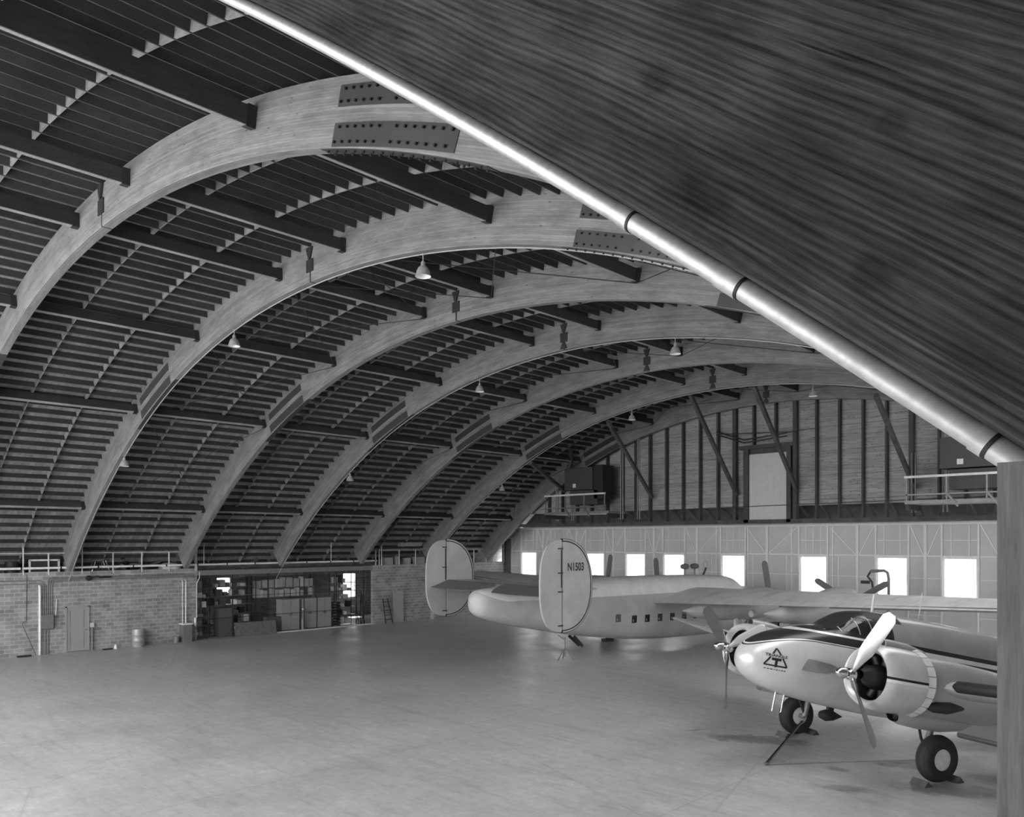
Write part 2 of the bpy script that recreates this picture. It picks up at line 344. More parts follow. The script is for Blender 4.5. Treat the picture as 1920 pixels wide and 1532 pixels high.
# outer annex wall with small window, plus a second opening added for light
m = MB(); X1 = XW-5.8
m.b2(X1-.2, X1, YN, 21.9, 0, 3.6); m.b2(X1-.2, X1, 22.75, 31.0, 0, 3.6); m.b2(X1-.2, X1, 32.3, YE, 0, 3.6); m.b2(X1-.2, X1, 31.0, 32.3, 0, 1.3); m.b2(X1-.2, X1, 31.0, 32.3, 3.0, 3.6); m.b2(X1-.2, X1, 32.0, 32.3, 1.3, 3.0); m.b2(X1-.2, X1, 21.9, 22.75, 0, 2.0); m.b2(X1-.2, X1, 21.9, 22.75, 3.3, 3.6)
m.b2(X1, XW, YN-.2, YN, 0, 3.6); m.b2(X1, XW, YE, YE+.2, 0, 3.6)
struct(m.build('wall_annex', 'block_wall'))
tw = MB(); tw.b2(X1-.12, X1-.1, 21.9, 22.75, 2.0, 3.3); struct(tw.build('window_9', 'glass')); struct(MB().b2(X1-.12, X1-.1, 31.0, 32.3, 1.0, 3.2).build('window_8', 'glass')); portal((X1-.25, 31.65, 2.1), (0, R(-90), 0), 2.2, 1.3)
struct(MB().b2(X1-.3, XW-.02, YN-.2, YE+.2, 3.6, 3.66).build('mezzanine_floor', 'slab'))
# right wall, mirrored
XR = 2*XC-XW
struct(MB().b2(XR, XR+.2, YN, YE, 0, ZT).build('wall_right', 'block_wall'))
struct(MB().b2(XR+.1, XR+2.5, YN-.2, YE+.2, 3.6, 3.66).build('mezzanine_floor_right', 'slab'))
# unseen near-end wall, closed on the right to shade the foreground arch, rest open
def gable(y0, y1, zb, a_lim, nm, mat, r_=RD):
    pts = []
    for i in range(0, 61):
        a = -a_lim+2*a_lim*i/60; p = P(a, r_); pts.append((p.x, p.z))
    pts = [p for p in pts if p[1] > zb]
    x0 = XC-math.sqrt(r_**2-(zb-ZC)**2); pts = [(x0, zb)]+pts+[(2*XC-x0, zb)]
    return MB().prism(pts, lambda u_, v_, sd_: (u_, y1 if sd_ else y0, v_)).build(nm, mat)
XO = -4.0; ZO = 6.0
pts = [(XO, 0)]+[(P(a, RD).x, P(a, RD).z) for a in [28.8+(44.6-28.8)*i/20 for i in range(21)]]+[(XR, 0)]; pts[1] = (XO, pts[1][1])
struct(MB().prism(pts, lambda u_, v_, sd_: (u_, YN if sd_ else YN-.2, v_)).build('wall_near', 'gable_wood'))
m = MB()
for sx in (-1, 1):
    m.b2(XC+sx*21.53, XC+sx*20.4, YN-.2, YN, 0, ZO); m.b2(XC+sx*27.4, XC+sx*21.5, YN-.2, YN, 3.6, ZO)

m.build('wall_near_side', 'block_wall')['kind'] = 'structure'
portal(((XC-20.4+XO)/2, YN+.05, 6.9), (R(-90), 0, 0), XO-XC+20.4, 13.8)
# ------------------------------------------------------------------ arches
def r_in(a): s_ = min(1, max(0, (abs(a)-15)/20)); return RI-.15*s_*s_*(3-2*s_)
def arch_half(y, a0, a1, rin, n=44, top=RD, bev=.012):
    m = MB(); rings = []
    for i in range(n+1):
        a = a0+(a1-a0)*i/n; ri = rin(a)
        rings.append([P(a, ri+bev, y), P(a, ri, y+bev), P(a, ri, y+TH-bev), P(a, ri+bev, y+TH), P(a, top, y+TH), P(a, top, y)])
    m.loft(rings); return m
def arch_uv(co, n):
    r_ = math.hypot(co.x-XC, co.z-ZC); a = math.atan2(co.x-XC, co.z-ZC)
    if abs(n.y) > .5: return (a*RI+co.y*3.7, r_)
    return (a*RI+co.y*3.7, 40+co.y)
def splice(t, y, s_, bolts=False):
    for nm, r0, r1, a0, a1 in (('splice_plate', 30.50, 30.82, 18.05, 23.4), ('splice_plate', 31.04, 31.33, 18.05, 23.2)):
        if nm: 
            m = MB(); rings = []
            for i in range(9):
                a = s_*(a0+(a1-a0)*i/8); rings.append([P(a, r0, y-.012), P(a, r0, y-.0005), P(a, r1, y-.0005), P(a, r1, y-.012)])
            m.loft(rings); pl = m.build(nm, 'splice_plate', t)
            for i in range(14):
                if i == 6 or not bolts: continue
                for rr, da in ((r0+.06, -.1), (r1-.06, .05)):
                    a = s_*(a0+.25+(a1-a0-.5)*i/13+da); bolt(pl, P(a, rr, y-.012), Vector((0, -1, 0)), t)
    m = MB(); rings = []
    for i in range(9):
        a = s_*(17.4+(24.6-17.4)*i/8); q = r_in(a); rings.append([P(a, q-.012, y+.02), P(a, q-.0005, y+.02), P(a, q-.0005, y+TH-.02), P(a, q-.012, y+TH-.02)])
    m.loft(rings); pl = m.build('soffit_plate', 'splice_plate', t)
    if bolts:
        for i in range(16):
            for dy in (.06, .18):
                a = s_*(17.7+6.6*i/15); c = P(a, r_in(a)-.012, y+dy); bolt(pl, c, (P(a, 29, y+dy)-c).normalized(), t)
bproto = MB().tube([(0, 0, 0), (0, 0, .035)], .02, 6).build('bolt', 'bolt'); bmesh_ = bproto.data; bpy.data.objects.remove(bproto)
def bolt(pl, c, d, t):
    o = bpy.data.objects.new('bolt', bmesh_); C.objects.link(o); o.parent = pl; o.location = c; o.rotation_euler = d.to_track_quat('Z', 'Y').to_euler()
for k in range(7):
    y = AW[k]
    t_ = thing('timber_arch', ('nearest whole laminated timber roof arch, crown at upper left' if k == 0 else 'last laminated timber roof arch against the plank gable' if k == 6 else
        '%s laminated timber roof arch from the near end, %s' % (ORD[k], 'carrying a row of pendant lamps' if k in (1, 3, 5) else 'without lamps')), 'roof arch', (XC, y, 0), 'laminated timber roof arches')
    def put(o): o.location = (-XC, -y, 0); return o
    tp = RJ-.002 if k == 0 else RD
    put(arch_half(y, -43.9, -.13, r_in, top=tp).build('arch_rib', 'glulam', t_, uvf=arch_uv, smooth=30))
    put(arch_half(y, .0, 43.9, r_in, top=tp).build('arch_rib', 'glulam', t_, uvf=arch_uv, smooth=30))
    # crown pin connector
    cz = ZC+RI; cxx = XC-.04
    m = MB(); m.b2(cxx-.17, cxx+.17, y-.03, y-.002, cz+.28, cz+.62)
    pts = [(-.16, .95), (.16, .95), (.035, .62), (-.035, .62)]
    m.prism([(cxx+a_, cz+b_) for a_, b_ in pts], lambda u_, v_, sd_: (u_, y-.05 if sd_ else y-.002, v_))
    m.prism([(cxx+a_, cz+b_) for a_, b_ in [(-.16, 0.02), (.16, .02), (.035, .28), (-.035, .28)]], lambda u_, v_, sd_: (u_, y-.05 if sd_ else y-.002, v_)) if k >= 3 else None
    put(m.build('crown_connector', 'steel_dark', t_))
    for s_ in (-1, 1):
        e0 = set(bpy.data.objects)
        splice(t_, y, s_, s_ > 0 and k < 2)
        for o in set(bpy.data.objects)-e0:
            if o.parent == t_: put(o)
# near arch beside the camera
y = Y0-SP
t_ = thing('timber_arch', 'huge dark laminated timber arch filling the upper right foreground', 'roof arch', (XC, y, 0), 'laminated timber roof arches')
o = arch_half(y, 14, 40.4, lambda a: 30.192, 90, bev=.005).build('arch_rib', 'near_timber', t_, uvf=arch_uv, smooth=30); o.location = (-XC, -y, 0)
o = arch_half(y, -44.5, 14, lambda a: 30.45, 60).build('arch_rib', 'glulam', t_, uvf=arch_uv, smooth=30); o.location = (-XC, -y, 0)
# conduit under the near arch
t_ = thing('conduit_pipe', 'shiny galvanised conduit running under the dark foreground timber', 'pipe', tuple(P(34, 30.16, .963)))
lo_ = -P(34, 30.16, .963)
pa = lambda a, dr=0: P(a, 30.1755+dr, .963)
def between(a0, a1, r_, n=24): return MB().tube([pa(a0+(a1-a0)*i/n) for i in range(n+1)], r_, 20)
between(14, 39.35, .0150, 120).build('pipe', 'galvanised', t_, True, loc=lo_)
def ang(px_a): return px_a
for a0, a1, rr in ((37.94, 37.985, .0166), (38.335, 38.41, .0168), (39.085, 39.115, .0166)):
    between(a0, a1, rr, 3).build('coupling', 'galvanised', t_, True, loc=lo_)
for a_ in (37.986, 38.411, 39.116): between(a_, a_+.007, .0163, 1).build('clamp', 'black', t_, True, loc=lo_)
tag(MB().b2(-.178, .12, .79, .845, 3.66, 5.318).build('timber_post', 'post_wood'), 'rough timber post at the right edge below the foreground arch', 'post')
# ------------------------------------------------------------------ joists, blocking, struts
JL = SP-TH-.004
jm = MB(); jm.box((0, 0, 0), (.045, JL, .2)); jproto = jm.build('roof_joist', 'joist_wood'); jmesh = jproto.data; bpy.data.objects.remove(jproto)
jm = MB(); jm.box((0, 0, 0), (.045, JL+TH, .2)); jproto = jm.build('roof_joist_long', 'joist_wood'); jmesh2 = jproto.data; bpy.data.objects.remove(jproto)
bays = [(-2, Y0-2*SP), (-1, Y0-SP)]+[(k, AW[k]) for k in range(6)]
strut_a = [-36.97, -23.95, -13.28, -3.0, 3.0, 13.28, 23.95, 36.97]
def campx(p):
    s_, c_ = math.sin(YAW), math.cos(YAW); d = -p.x*s_+p.y*c_
    if d < .3: return None
    r_ = p.x*c_+p.y*s_; return (955+1477.06*r_/d, 1013.45-1477.06*(p.z-5.25)/d, d)
jl = []
for k, yb in bays:
    yc = yb+TH+JL/2+.002
    i = -46
    for i in range(-46, 47):
        a = i*.988
        p = P(a, RJ+.102, yc+(TH/2 if k == -1 else 0)); vis = 0
        for f in (-.5, 0, .5):
            q = campx(P(a, RJ, yc+f*JL))
            if q and -20 < q[0] < 1940 and -20 < q[1] < 1100 and not (q[0] > 600 and q[1] < 80+(q[0]-640)*.62): vis = 1; dd = q[2]
        jl.append((0 if vis else 1, (campx(p) or (0, 0, 99))[2], k, a, p))
jl.sort(key=lambda q: (q[0], q[1]))
rest = MB(); bayname = {-2: 'behind the foreground arch', -1: 'between the foreground arch and the nearest whole arch', 0: 'between the nearest whole arch and the second arch', 1: 'between the second and third arches', 2: 'between the third and fourth arches', 3: 'between the fourth and fifth arches', 4: 'between the fifth and sixth arches', 5: 'between the sixth arch and the gable arch'}
for n_, (nv, d_, k, a, p) in enumerate(jl):
    if nv == 0 and n_ < 300:
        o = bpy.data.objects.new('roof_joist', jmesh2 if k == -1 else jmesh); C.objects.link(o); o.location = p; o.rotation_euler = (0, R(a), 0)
        rg = 'low' if a < -36 else 'on left haunch' if a < -24 else 'upper left' if a < -13 else 'near crown' if a < 0 else 'right of crown'
        tag(o, 'narrow timber roof joist %s %s' % (rg, bayname[k]), 'roof joist', 'roof joists %s %s' % (rg, bayname[k]))
    else:
        if 22 < a < 28 and 8 < p.y < 38: continue
        rest.box(p, (.045, JL, .2), Matrix.Rotation(R(a), 3, 'Y'))
tag(rest.build('distant_roof_joist', 'joist_wood'), 'remaining timber roof joists farther back and around the roof', 'roof joist', kind='stuff')
for k, yb in bays[1:]:
    for j in (1, 2):
        yy = yb+TH/2+SP*j/3; m = MB()
        for i in range(-46, 46):
            a = (i+.5)*.988; a > 21.5 or m.box(P(a, RJ+.103, yy), (.494, .04, .19), Matrix.Rotation(R(a), 3, 'Y'))
        tag(m.build('blocking_row', 'block_wood'), '%s row of joist blocking %s' % ('nearer' if j == 1 else 'farther', bayname[k]), 'blocking', 'rows of roof blocking')
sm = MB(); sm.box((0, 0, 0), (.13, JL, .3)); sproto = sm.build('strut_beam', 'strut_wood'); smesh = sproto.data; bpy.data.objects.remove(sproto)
bm_ = MB(); bm_.b2(-.066, .066, -JL/2+.16, JL/2-.16, -.165, -.151); bp_ = bm_.build('lit_underside', 'block_wood'); bmesh2 = bp_.data; bpy.data.objects.remove(bp_)  # pale strip added below each strut, its lit underside put into colour
hm = MB(); hm.b2(-.085, .085, -.16, 0, -.18, .17); hp = hm.build('hanger', 'steel_dark'); hmesh = hp.data; bpy.data.objects.remove(hp)
pos_ = ['low on the left', 'on the left haunch', 'on the left upper haunch', 'just left of the crown', 'just right of the crown', 'on the right upper haunch', 'on the right haunch', 'low on the right']
for k, yb in bays[1:]:
    for j, a in enumerate(strut_a):
        p = P(a, 31.11, yb+TH+JL/2+.002)
        o = thing('strut_beam', 'dark strut beam %s %s' % (pos_[j], bayname[k]), 'beam', tuple(p), 'dark strut beams between arches', (0, R(a), 0))
        q = bpy.data.objects.new('beam', smesh); C.objects.link(q); q.parent = o
        q = bpy.data.objects.new('lit_underside', bmesh2); C.objects.link(q); q.parent = o
        for yy in (JL/2, -JL/2+.16):
            h_ = bpy.data.objects.new('hanger', hmesh); C.objects.link(h_); h_.parent = o; h_.location = (0, yy, 0)
# diagonal rods
for k, w_ in ((1, 'between the second and third arches'), (3, 'between the fourth and fifth arches'), (5, 'between the sixth arch and the gable arch')):
    for j in range(6):
        for d_ in (0, 1):
            a0, a1 = (strut_a[j+1], strut_a[j]) if d_ else (strut_a[j], strut_a[j+1])
            m = MB(); m.tube([P(a0, 30.92, AW[k]+TH+.02), P(a1, 30.92, AW[k+1]-.02)], .013, 6)
            tag(m.build('tie_rod', 'rod'), 'thin tie rod %s %s' % (['low', 'mid', 'upper left', 'at the crown', 'upper right', 'mid right'][j], w_)+(', rising' if d_ else ', falling'), 'tie rod', 'diagonal roof tie rods')
# ------------------------------------------------------------------ pendant lamps and their conduits
for k in (1, 3, 5):
    yy = AW[k]+.12; m = MB()
    m.tube([P(-46+i*1.2, r_in(-46+i*1.2)-.025, yy+.05) for i in range(64)], .016, 6)
    tag(m.build('lamp_conduit', 'galvanised'), 'thin pale conduit clipped under the %s arch feeding its lamps' % ORD[k], 'conduit', 'lamp conduits')
    for a, wh in ((-28.1, 'low on the left'), (-9.05, 'left of the crown'), (8.95, 'right of the crown')):
        top = P(a, r_in(a)-.02, yy); zb = {-28.1: 8.26, -9.05: 11.50, 8.95: 11.50}[a]
        t_ = thing('pendant_lamp', 'bell shaped pendant lamp hanging %s from the %s arch' % (wh, ORD[k]), 'lamp', (top.x, yy, zb), 'pendant hangar lamps')
        L = top.z-zb
        MB().tube([(0, 0, .26), (0, 0, L)], .012, 8).build('stem', 'galvanised', t_, True)
        MB().lathe([(.03, .36), (.05, .33), (.055, .24)], (0, 0, 0)).build('socket', 'lamp_shade', t_, True)
        MB().lathe([(.055, .25), (.11, .21), (.155, .12), (.175, .03), (.19, 0), (.185, -.004), ], (0, 0, 0)).build('shade', 'lamp_shade', t_, 30)
        MB().lathe([(.184, -.003), (.168, .03), (.148, .12), (.1, .2), (.0, .235)], (0, 0, 0)).build('reflector', 'lamp_inside', t_, 30)
        MB().lathe([(0, .21), (.05, .18), (.06, .11), (.03, .05), (0, .04)], (0, 0, 0)).build('bulb', 'bulb', t_, True)
# ================================================================== FAR GABLE
struct(gable(YG, YG+.05, 7.05, 47, 'wall_far', 'gable_wood', RD-.01))
m = MB(); m.b2(XW-1, XR+1, YE+.25, YE+.4, 6.1, 8.3); m.b2(XW-1, XR+1, YG+.06, YE+.4, 7.4, 7.46)
struct(m.build('wall_far_pocket', 'dark_wood'))
struct(MB().b2(XW+.3, XR-.3, 39.2, 39.45, 6.16, 6.36).build('trim_2', 'dark_wood'))
struct(MB().b2(XW+.3, XR-.3, 41.3, 41.45, 6.1, 6.16).build('trim_3', 'pale_paint'))
def arch_z(x): return ZC+math.sqrt(30.4**2-(x-XC)**2)
wide = {-21.35, -17.94, -12.34}
cols = [-34.9, -33.72, -32.5, -31.3, -30.05, -28.9, -27.91, -26.88, -25.73, -24.61, -23.5, -22.38, -21.35, -20.24, -19.0, -17.94, -16.83, -15.68, -14.54, -13.45, -12.34, -11.17, -10.08, -8.95, -7.8, -6.65, -5.5]
def side_word(i): return 'gable stud number %d' % i
for i, x in enumerate(cols):
    wd = .2 if x in wide else .09
    zb = 6.36 if x not in (-20.24, -19.0) else 10.35
    zt = arch_z(x)+.2
    t_ = thing('gable_column', 'dark timber gable column %s' % (
        'at the left side of the white panel' if x == -21.35 else 'at the right side of the white panel' if x == -17.94 else 'short, above the white panel' if x in (-20.24, -19.0)
        else 'thick one near the right edge of the gable' if x == -12.34 else ('behind the left heater' if -34 < x < -28 else 'left of the white panel' if x < -21 else 'between the white panel and the right edge')), 'column', (x, 39.35, zb), 'gable columns')
    MB().b2(-wd/2, wd/2, -.1, .19, 0, zt-zb).build('post', 'column_wood', t_)
    if zb < 7:
        MB().bar((0, .1, .95), (0, 1.7, .1), .07, .12).build('kicker', 'column_wood', t_)
# white roll-down panel
t_ = thing('tail_door_panel', 'pale gridded panel set in the middle of the plank gable', 'door panel', (-19.43, 39.3, 6.3))
MB().b2(-1.03, 1.04, -.03, .03, -.1, 3.56).build('panel', 'white_panel', t_)
m = MB()
for i in range(1, 6): m.b2(-1.03+i*.345-.008, -1.03+i*.345+.008, -.04, -.03, -.1, 3.56)
for i in range(1, 9): m.b2(-1.03, 1.04, -.04, -.03, -.1+i*.41-.008, -.1+i*.41+.008)
m.build('grid_bars', 'pale_paint', t_)
m = MB(); m.b2(-1.35, -1.06, -.1, .2, -.1, 3.9); m.b2(1.07, 1.3, -.1, .2, -.1, 3.9); m.b2(-1.6, 1.6, -.12, .2, 3.85, 4.05); m.b2(-1.35, 1.3, .1, .2, 3.56, 3.9)
m.build('guide_frame', 'column_wood', t_)
m = MB()
for dz in (0, .16): m.tube([(-2.9, -.2, 4.95-dz), (-1.2, -.3, 4.35-dz), (1.2, -.3, 4.5-dz)], .035, 6)
m.build('track_pipes', 'steel_dark', t_)
# long diagonal braces from the sixth arch down to the gable columns
for (x0, z0), (x1, z1), lb in (((-20.66, 12.37), (-21.17, 7.78), 'left of the white panel'), ((-17.33, 12.35), (-17.79, 7.8), 'crossing the white panel'), ((-25.7, 11.6), (-26.62, 7.79), 'right of the left heater'), ((-31.34, 9.8), (-33.36, 8.46), 'at far left above the heater platform'), ((-11.94, 11.23), (-12.16, 7.68), 'near the right edge of the gable')):
    tag(MB().bar((x0, 33.69, z0), (x1, 39.2, z1), .16, .2).build('diagonal_brace', 'dark_wood'), 'long dark diagonal brace %s' % lb, 'brace', 'gable diagonal braces')
tag(MB().tube([(-34, 39.15, 6.95), (-6, 39.15, 7.2)], .018, 6).build('wire', 'rod'), 'thin pipe running along the foot of the gable', 'pipe')
tag(MB().tube([(-16.7, 39.1, 6.95), (-16.7, 39.1, 10.9), (-18.1, 39.1, 10.85), (-22.2, 39.1, 11.1), (-22.2, 39.1, 11.9)], .022, 6).build('pipe_loop', 'rod'), 'thin dark pipe loop to the right of the white panel', 'pipe')
# heaters on platforms
def heater(x, lb, flue=True):
    t_ = thing('unit_heater', 'large dark unit heater %s' % lb, 'heater', (x, 38.0, 7.45))
    MB().b2(-1.3, .9, -.6, .6, .9, 2.25).build('casing', 'duct', t_, bevel=.03)
    MB().b2(.9, 1.6, -.5, .6, .3, 2.35).build('fan_housing', 'black', t_, bevel=.03)
    MB().b2(-.95, 1.2, -.5, .5, 0, .85).build('burner_box', 'duct', t_)
    if flue:
        MB().tube([(-1.35, 0, 1.1), (-1.6, 0, 1.6), (-1.5, 0, 2.2), (-1.3, 0, 2.7), (-1.3, 0, 4.1)], .16, 14).build('flue', 'duct', t_, True)
        MB().tube([(-1.3, 0, 4.1), (-1.3, 0, 4.35)], .22, 14).build('flue_cap', 'steel_grey', t_, True)
    MB().b2(-.62, -.38, -.62, -.6, 1.05, 1.28).build('rating_plate', 'pale_paint', t_)
    p_ = thing('heater_platform', 'railed steel platform under the heater %s' % lb, 'platform', (x, 37.9, 6.6))
    MB().b2(-2.6, 2.4, -.9, 1.0, .25, .4).build('deck', 'steel_grey', p_)
    for q in (-2.5, 2.3): MB().b2(q-.05, q+.05, -.85, .95, .0, .25).build('bearer', 'steel_dark', p_)
    MB().b2(-2.6, 2.2, -.95, -.88, 1.38, 1.48).build('top_rail', 'pale_paint', p_)
    MB().b2(-2.6, 2.2, -.94, -.9, .62, .68).build('mid_rail', 'steel_grey', p_)
    for q in (-2.5, -.9, .6, 2.15): MB().b2(q-.03, q+.03, -.94, -.88, .4, 1.4).build('rail_post', 'steel_grey', p_)
    for q in (-.9, .6): MB().bar((q, -.95, .68), (q+.45, -1.0, .1), .06, .08).build('strap', 'steel_grey', p_)
    for q in (-2.6, -1.3, 2.5, 3.7):
        zt = arch_z(x+q)-6.75 if q > -2 else 2.6
        m = MB()
        for d in (-.08, .08): m.tube([(q+d, .3, -.1), (q+d, .3, zt)], .035, 8)
        m.build('hanger_pipes', 'steel_grey', p_)
heater(-30.6, 'at the left end of the gable'); heater(-9.3, 'at the right edge of the gable', False)
# ------------------------------------------------------------------ sliding hangar doors with windows
edges = [-40.5, -37.35, -34.3, -31.2, -28.05, -24.99, -20.55, -15.62, -12.39, -9.2, -6.0, -2.8, .4, 2.0]
wins = [-38.75, -35.85, -32.7, -29.45, -26.6, -22.63, -17.93, -13.93, -10.88, -7.6, -4.4]
def hdoor(i, x0, x1, wx):
    t_ = bpy.data.objects.new('door_%d' % (i+1), None); C.objects.link(t_); t_.location = ((x0+x1)/2, YE, 0); struct(t_); c = (x0+x1)/2
    g = .001; a, b = x0-c+g, x1-c-g; W0, W1, z0, z1 = 0, 0, 2.43, 4.36
    m = MB()
    if wx is not None:
        wl, wr = wx-c-.66, wx-c+.66
        m.b2(a, wl, 0, .04, .05, 6.1); m.b2(wr, b, 0, .04, .05, 6.1); m.b2(wl, wr, 0, .04, .05, z0); m.b2(wl, wr, 0, .04, z1, 6.1)
    else: m.b2(a, b, 0, .04, .05, 6.1)
    m.build('sheet', 'door_sheet', t_)
    r_ = MB(); rib = lambda x, zz0, zz1, w_=.05, dp=.07: r_.b2(x-w_/2, x+w_/2, -dp, 0, zz0, zz1)
    rib(a+.03, .05, 6.1, .07, .1); rib(b-.03, .05, 6.1, .07, .1)
    r_.b2(a, b, -.09, 0, 6.02, 6.1); r_.b2(a, b, -.04, 0, 4.46, 4.52); r_.b2(a, b, -.03, 0, .05, .15)
    if wx is not None:
        w_ = wx-c
        for x in (w_-.78, w_+.78): rib(x, .05, 6.05, .08, .1)
        for x in (w_-.72, w_+.72): rib(x, z0-.1, z1+.1, .09, .05)
        r_.b2(w_-.74, w_+.74, -.06, 0, z1, z1+.12); r_.b2(w_-.74, w_+.74, -.06, 0, z0-.1, z0)
        for x in ((w_-.38, w_+.38) if (b-a) < 3.5 else (w_-.4, w_, w_+.4)): rib(x, 4.5, 6.05, .04, .05)
        r_.b2(w_-.7, w_+.7, -.015, 0, 5.24, 5.27)
        for q, e in ((w_-.85, a+.08), (w_+.85, b-.08)):
            if abs(e-q) > .25: r_.bar((q, -.03, 6.0), (e, -.03, 4.52), .05, .05, (0, 1, 0))
            for zz in (1.6, 3.4): r_.b2(min(q, e), max(q, e), -.02, 0, zz-.015, zz+.015)
            if abs(e-q) > 1.0: rib((q+e)/2+(.2 if e < q else -.2), .05, 4.46, .05, .06); rib((q+e)/2+(.5 if e < q else -.5), .05, 6.0, .06, .07)
        gl = MB(); gl.b2(w_-.66, w_+.66, .01, .016, z0, z1)
        wn = gl.build('window_%d' % (i+20), 'glass', t_)
    r_.build('door_frame', 'door_rib', t_)
for i in range(10): hdoor(i, edges[i], edges[i+1], wins[i] if i < 11 else None)
portal((-2.0, YE+.15, 3.05), (R(90), 0, 0), 8.0, 6.1)  # unseen right-end doors left open to add daylight
for wx in wins[:9]: portal((wx, YE+.15, 3.4), (R(90), 0, 0), 1.3, 1.9)
struct(MB().b2(XW-.2, -40.55, 41.0, YE+.1, 0, 6.1).build('trim_4', 'dark_wood'))
# ================================================================== LEFT WALL FITTINGS
t_ = struct(thing('door_20', None, None, (XW, 12.31, 0)))
MB().b2(-.02, .03, -.46, .46, .02, 2.08).build('leaf', 'steel_door', t_)
m = MB(); m.b2(-.05, .06, -.52, -.46, 0, 2.14); m.b2(-.05, .06, .46, .52, 0, 2.14); m.b2(-.05, .06, -.52, .52, 2.08, 2.14); m.build('frame', 'steel_door', t_)
m = MB()
for z0, z1 in ((.15, .95), (1.15, 1.95)):
    m.b2(.03, .04, -.33, -.31, z0, z1); m.b2(.03, .04, .27, .29, z0, z1)
m.build('moulding', 'steel_grey', t_)
MB().lathe([(0, .09), (.03, .08), (.035, .05), (.015, .04), (.015, 0)], (.03, .36, 1.0), (1, 0, 0), 12).build('handle', 'chrome', t_, True)
t_ = thing('electrical_cabinet', 'grey electrical cabinet on the block wall beside the steel door', 'cabinet', (XW, 11.0, 1.5))
MB().b2(.0, .16, -.24, .27, -.33, .33).build('box', 'steel_grey', t_, bevel=.01); MB().b2(.16, .175, -.22, .25, -.31, .31).build('cover', 'steel_grey', t_)
t_ = thing('conduit_bundle', 'bundle of grey conduits rising from the cabinet and running along the wall top', 'conduit', (XW, 11.0, 1.83))
for i in range(5):
    yy = -.12+i*.085; zt = 1.30+.0+i*.0; zz = 1.92-i*.07-.1
    pts = [(.04, yy, 0), (.04, yy, zz-.15), (.04, yy+(.05 if i > 1 else -.05), zz-.03), (.04, yy+(.15 if i > 1 else -.15), zz)]
    pts.append((.04, 6.9, zz-.0+.0) if i > 1 else (.04, -4.5, zz-.25 if i == 0 else zz-.5))
    if i < 2: pts = [(.04, yy, 0), (.04, yy, 1.45-i*.15), (.04, yy-.12, 1.58-i*.15), (.04, -4.5, 1.6-i*.15)]
    MB().tube(pts, .018, 8).build('conduit', 'steel_grey', t_, True)
m = MB()
for d in (-.05, .06): m.tube([(.04, d, -.66), (.04, d, -1.83)], .022, 8)
m.build('conduit', 'steel_grey', t_, True)
tag(MB().tube([(XW+.09, 10.71, .0), (XW+.09, 10.71, 3.1), (XW+.02, 10.71, 3.16)], .055, 12).build('downpipe', 'white_paint', None, True), 'white downpipe left of the electrical cabinet', 'pipe')
tag(MB().tube([(XW+.05, 11.38, 1.75), (XW+.05, 11.42, 2.5)], .022, 8).build('short_pipe', 'pale_paint', None, True), 'short white pipe between cabinet and steel door', 'pipe')
t_ = thing('wall_bracket', 'narrow vertical pipe and box right of the steel door', 'pipe', (XW, 12.95, 0))
MB().tube([(.06, 0, 0), (.06, 0, 1.1)], .045, 8).build('pipe', 'steel_grey', t_, True); MB().b2(0, .1, -.08, .08, 1.1, 1.3).build('switch_box', 'pale_paint', t_)
# wall siren
t_ = thing('wall_siren', 'dark round siren with arm high on the block wall', 'siren', (XW, 12.75, 3.45))
MB().lathe([(.0, 0), (.1, .02), (.13, .2), (.1, .25), (0, .26)], (0, 0, 0), (1, 0, 0), 16).build('horn', 'black', t_, True)
MB().b2(.02, .1, .25, .5, .03, .1).build('arm', 'steel_dark', t_); MB().b2(.02, .12, .5, 1.05, -.02, .08).build('motor', 'black', t_)
# drums
def drum(name, lb, x, y, h, r_, mat, group=None, z=0):
    t_ = thing(name, lb, 'drum', (x, y, z), group)
    pr = [(0, 0), (r_*.97, 0), (r_, .02), (r_, h*.32), (r_*1.03, h*.335), (r_, h*.35), (r_, h*.65), (r_*1.03, h*.665), (r_, h*.68), (r_, h-.02), (r_*.98, h)]
    MB().lathe(pr, (0, 0, 0), seg=24).build('body', mat, t_, True)
    MB().lathe([(r_*.95, h-.03), (0, h-.03)], (0, 0, 0), seg=24).build('lid', mat, t_, True); return t_
drum('oil_drum', 'grey steel oil drum against the block wall', XW+.4, 14.95, .88, .28, 'drum_paint')
drum('small_pail', 'small dark pail on the floor at the block wall', XW+.25, 16.9, .33, .15, 'steel_grey')
t_ = thing('furnace_box', 'grey metal box with white top under two white pipes', 'cabinet', (XW+.25, 17.4, 0))
MB().b2(-.22, .22, -.24, .22, 0, .9).build('body', 'steel_grey', t_, bevel=.01); MB().b2(-.25, .25, -.27, .25, .9, .97).build('top', 'white_paint', t_)
for yy in (-.14, .03): MB().tube([(-.1, yy, .97), (-.1, yy, 3.15), (-.24, yy, 3.2)], .03 if yy > 0 else .02, 8).build('pipe', 'white_paint', t_, True)
tag(MB().tube([(XW+.1, 17.95, .75), (XW+.1, 17.95, 1.2)], .06, 12).build('extinguisher', 'white_paint', None, True), 'small white cylinder fixed beside the storage opening', 'extinguisher')
tag(MB().tube([(XW+.05, 18.2, 3.6), (XW+.05, 18.2, 3.3), (XW+.05, 18.0+.05, 3.0), (XW+.05, 18.05, 1.2)], .025, 8).build('drain_pipe', 'pale_paint', None, True), 'bent pale pipe at the left jamb of the storage opening', 'pipe')
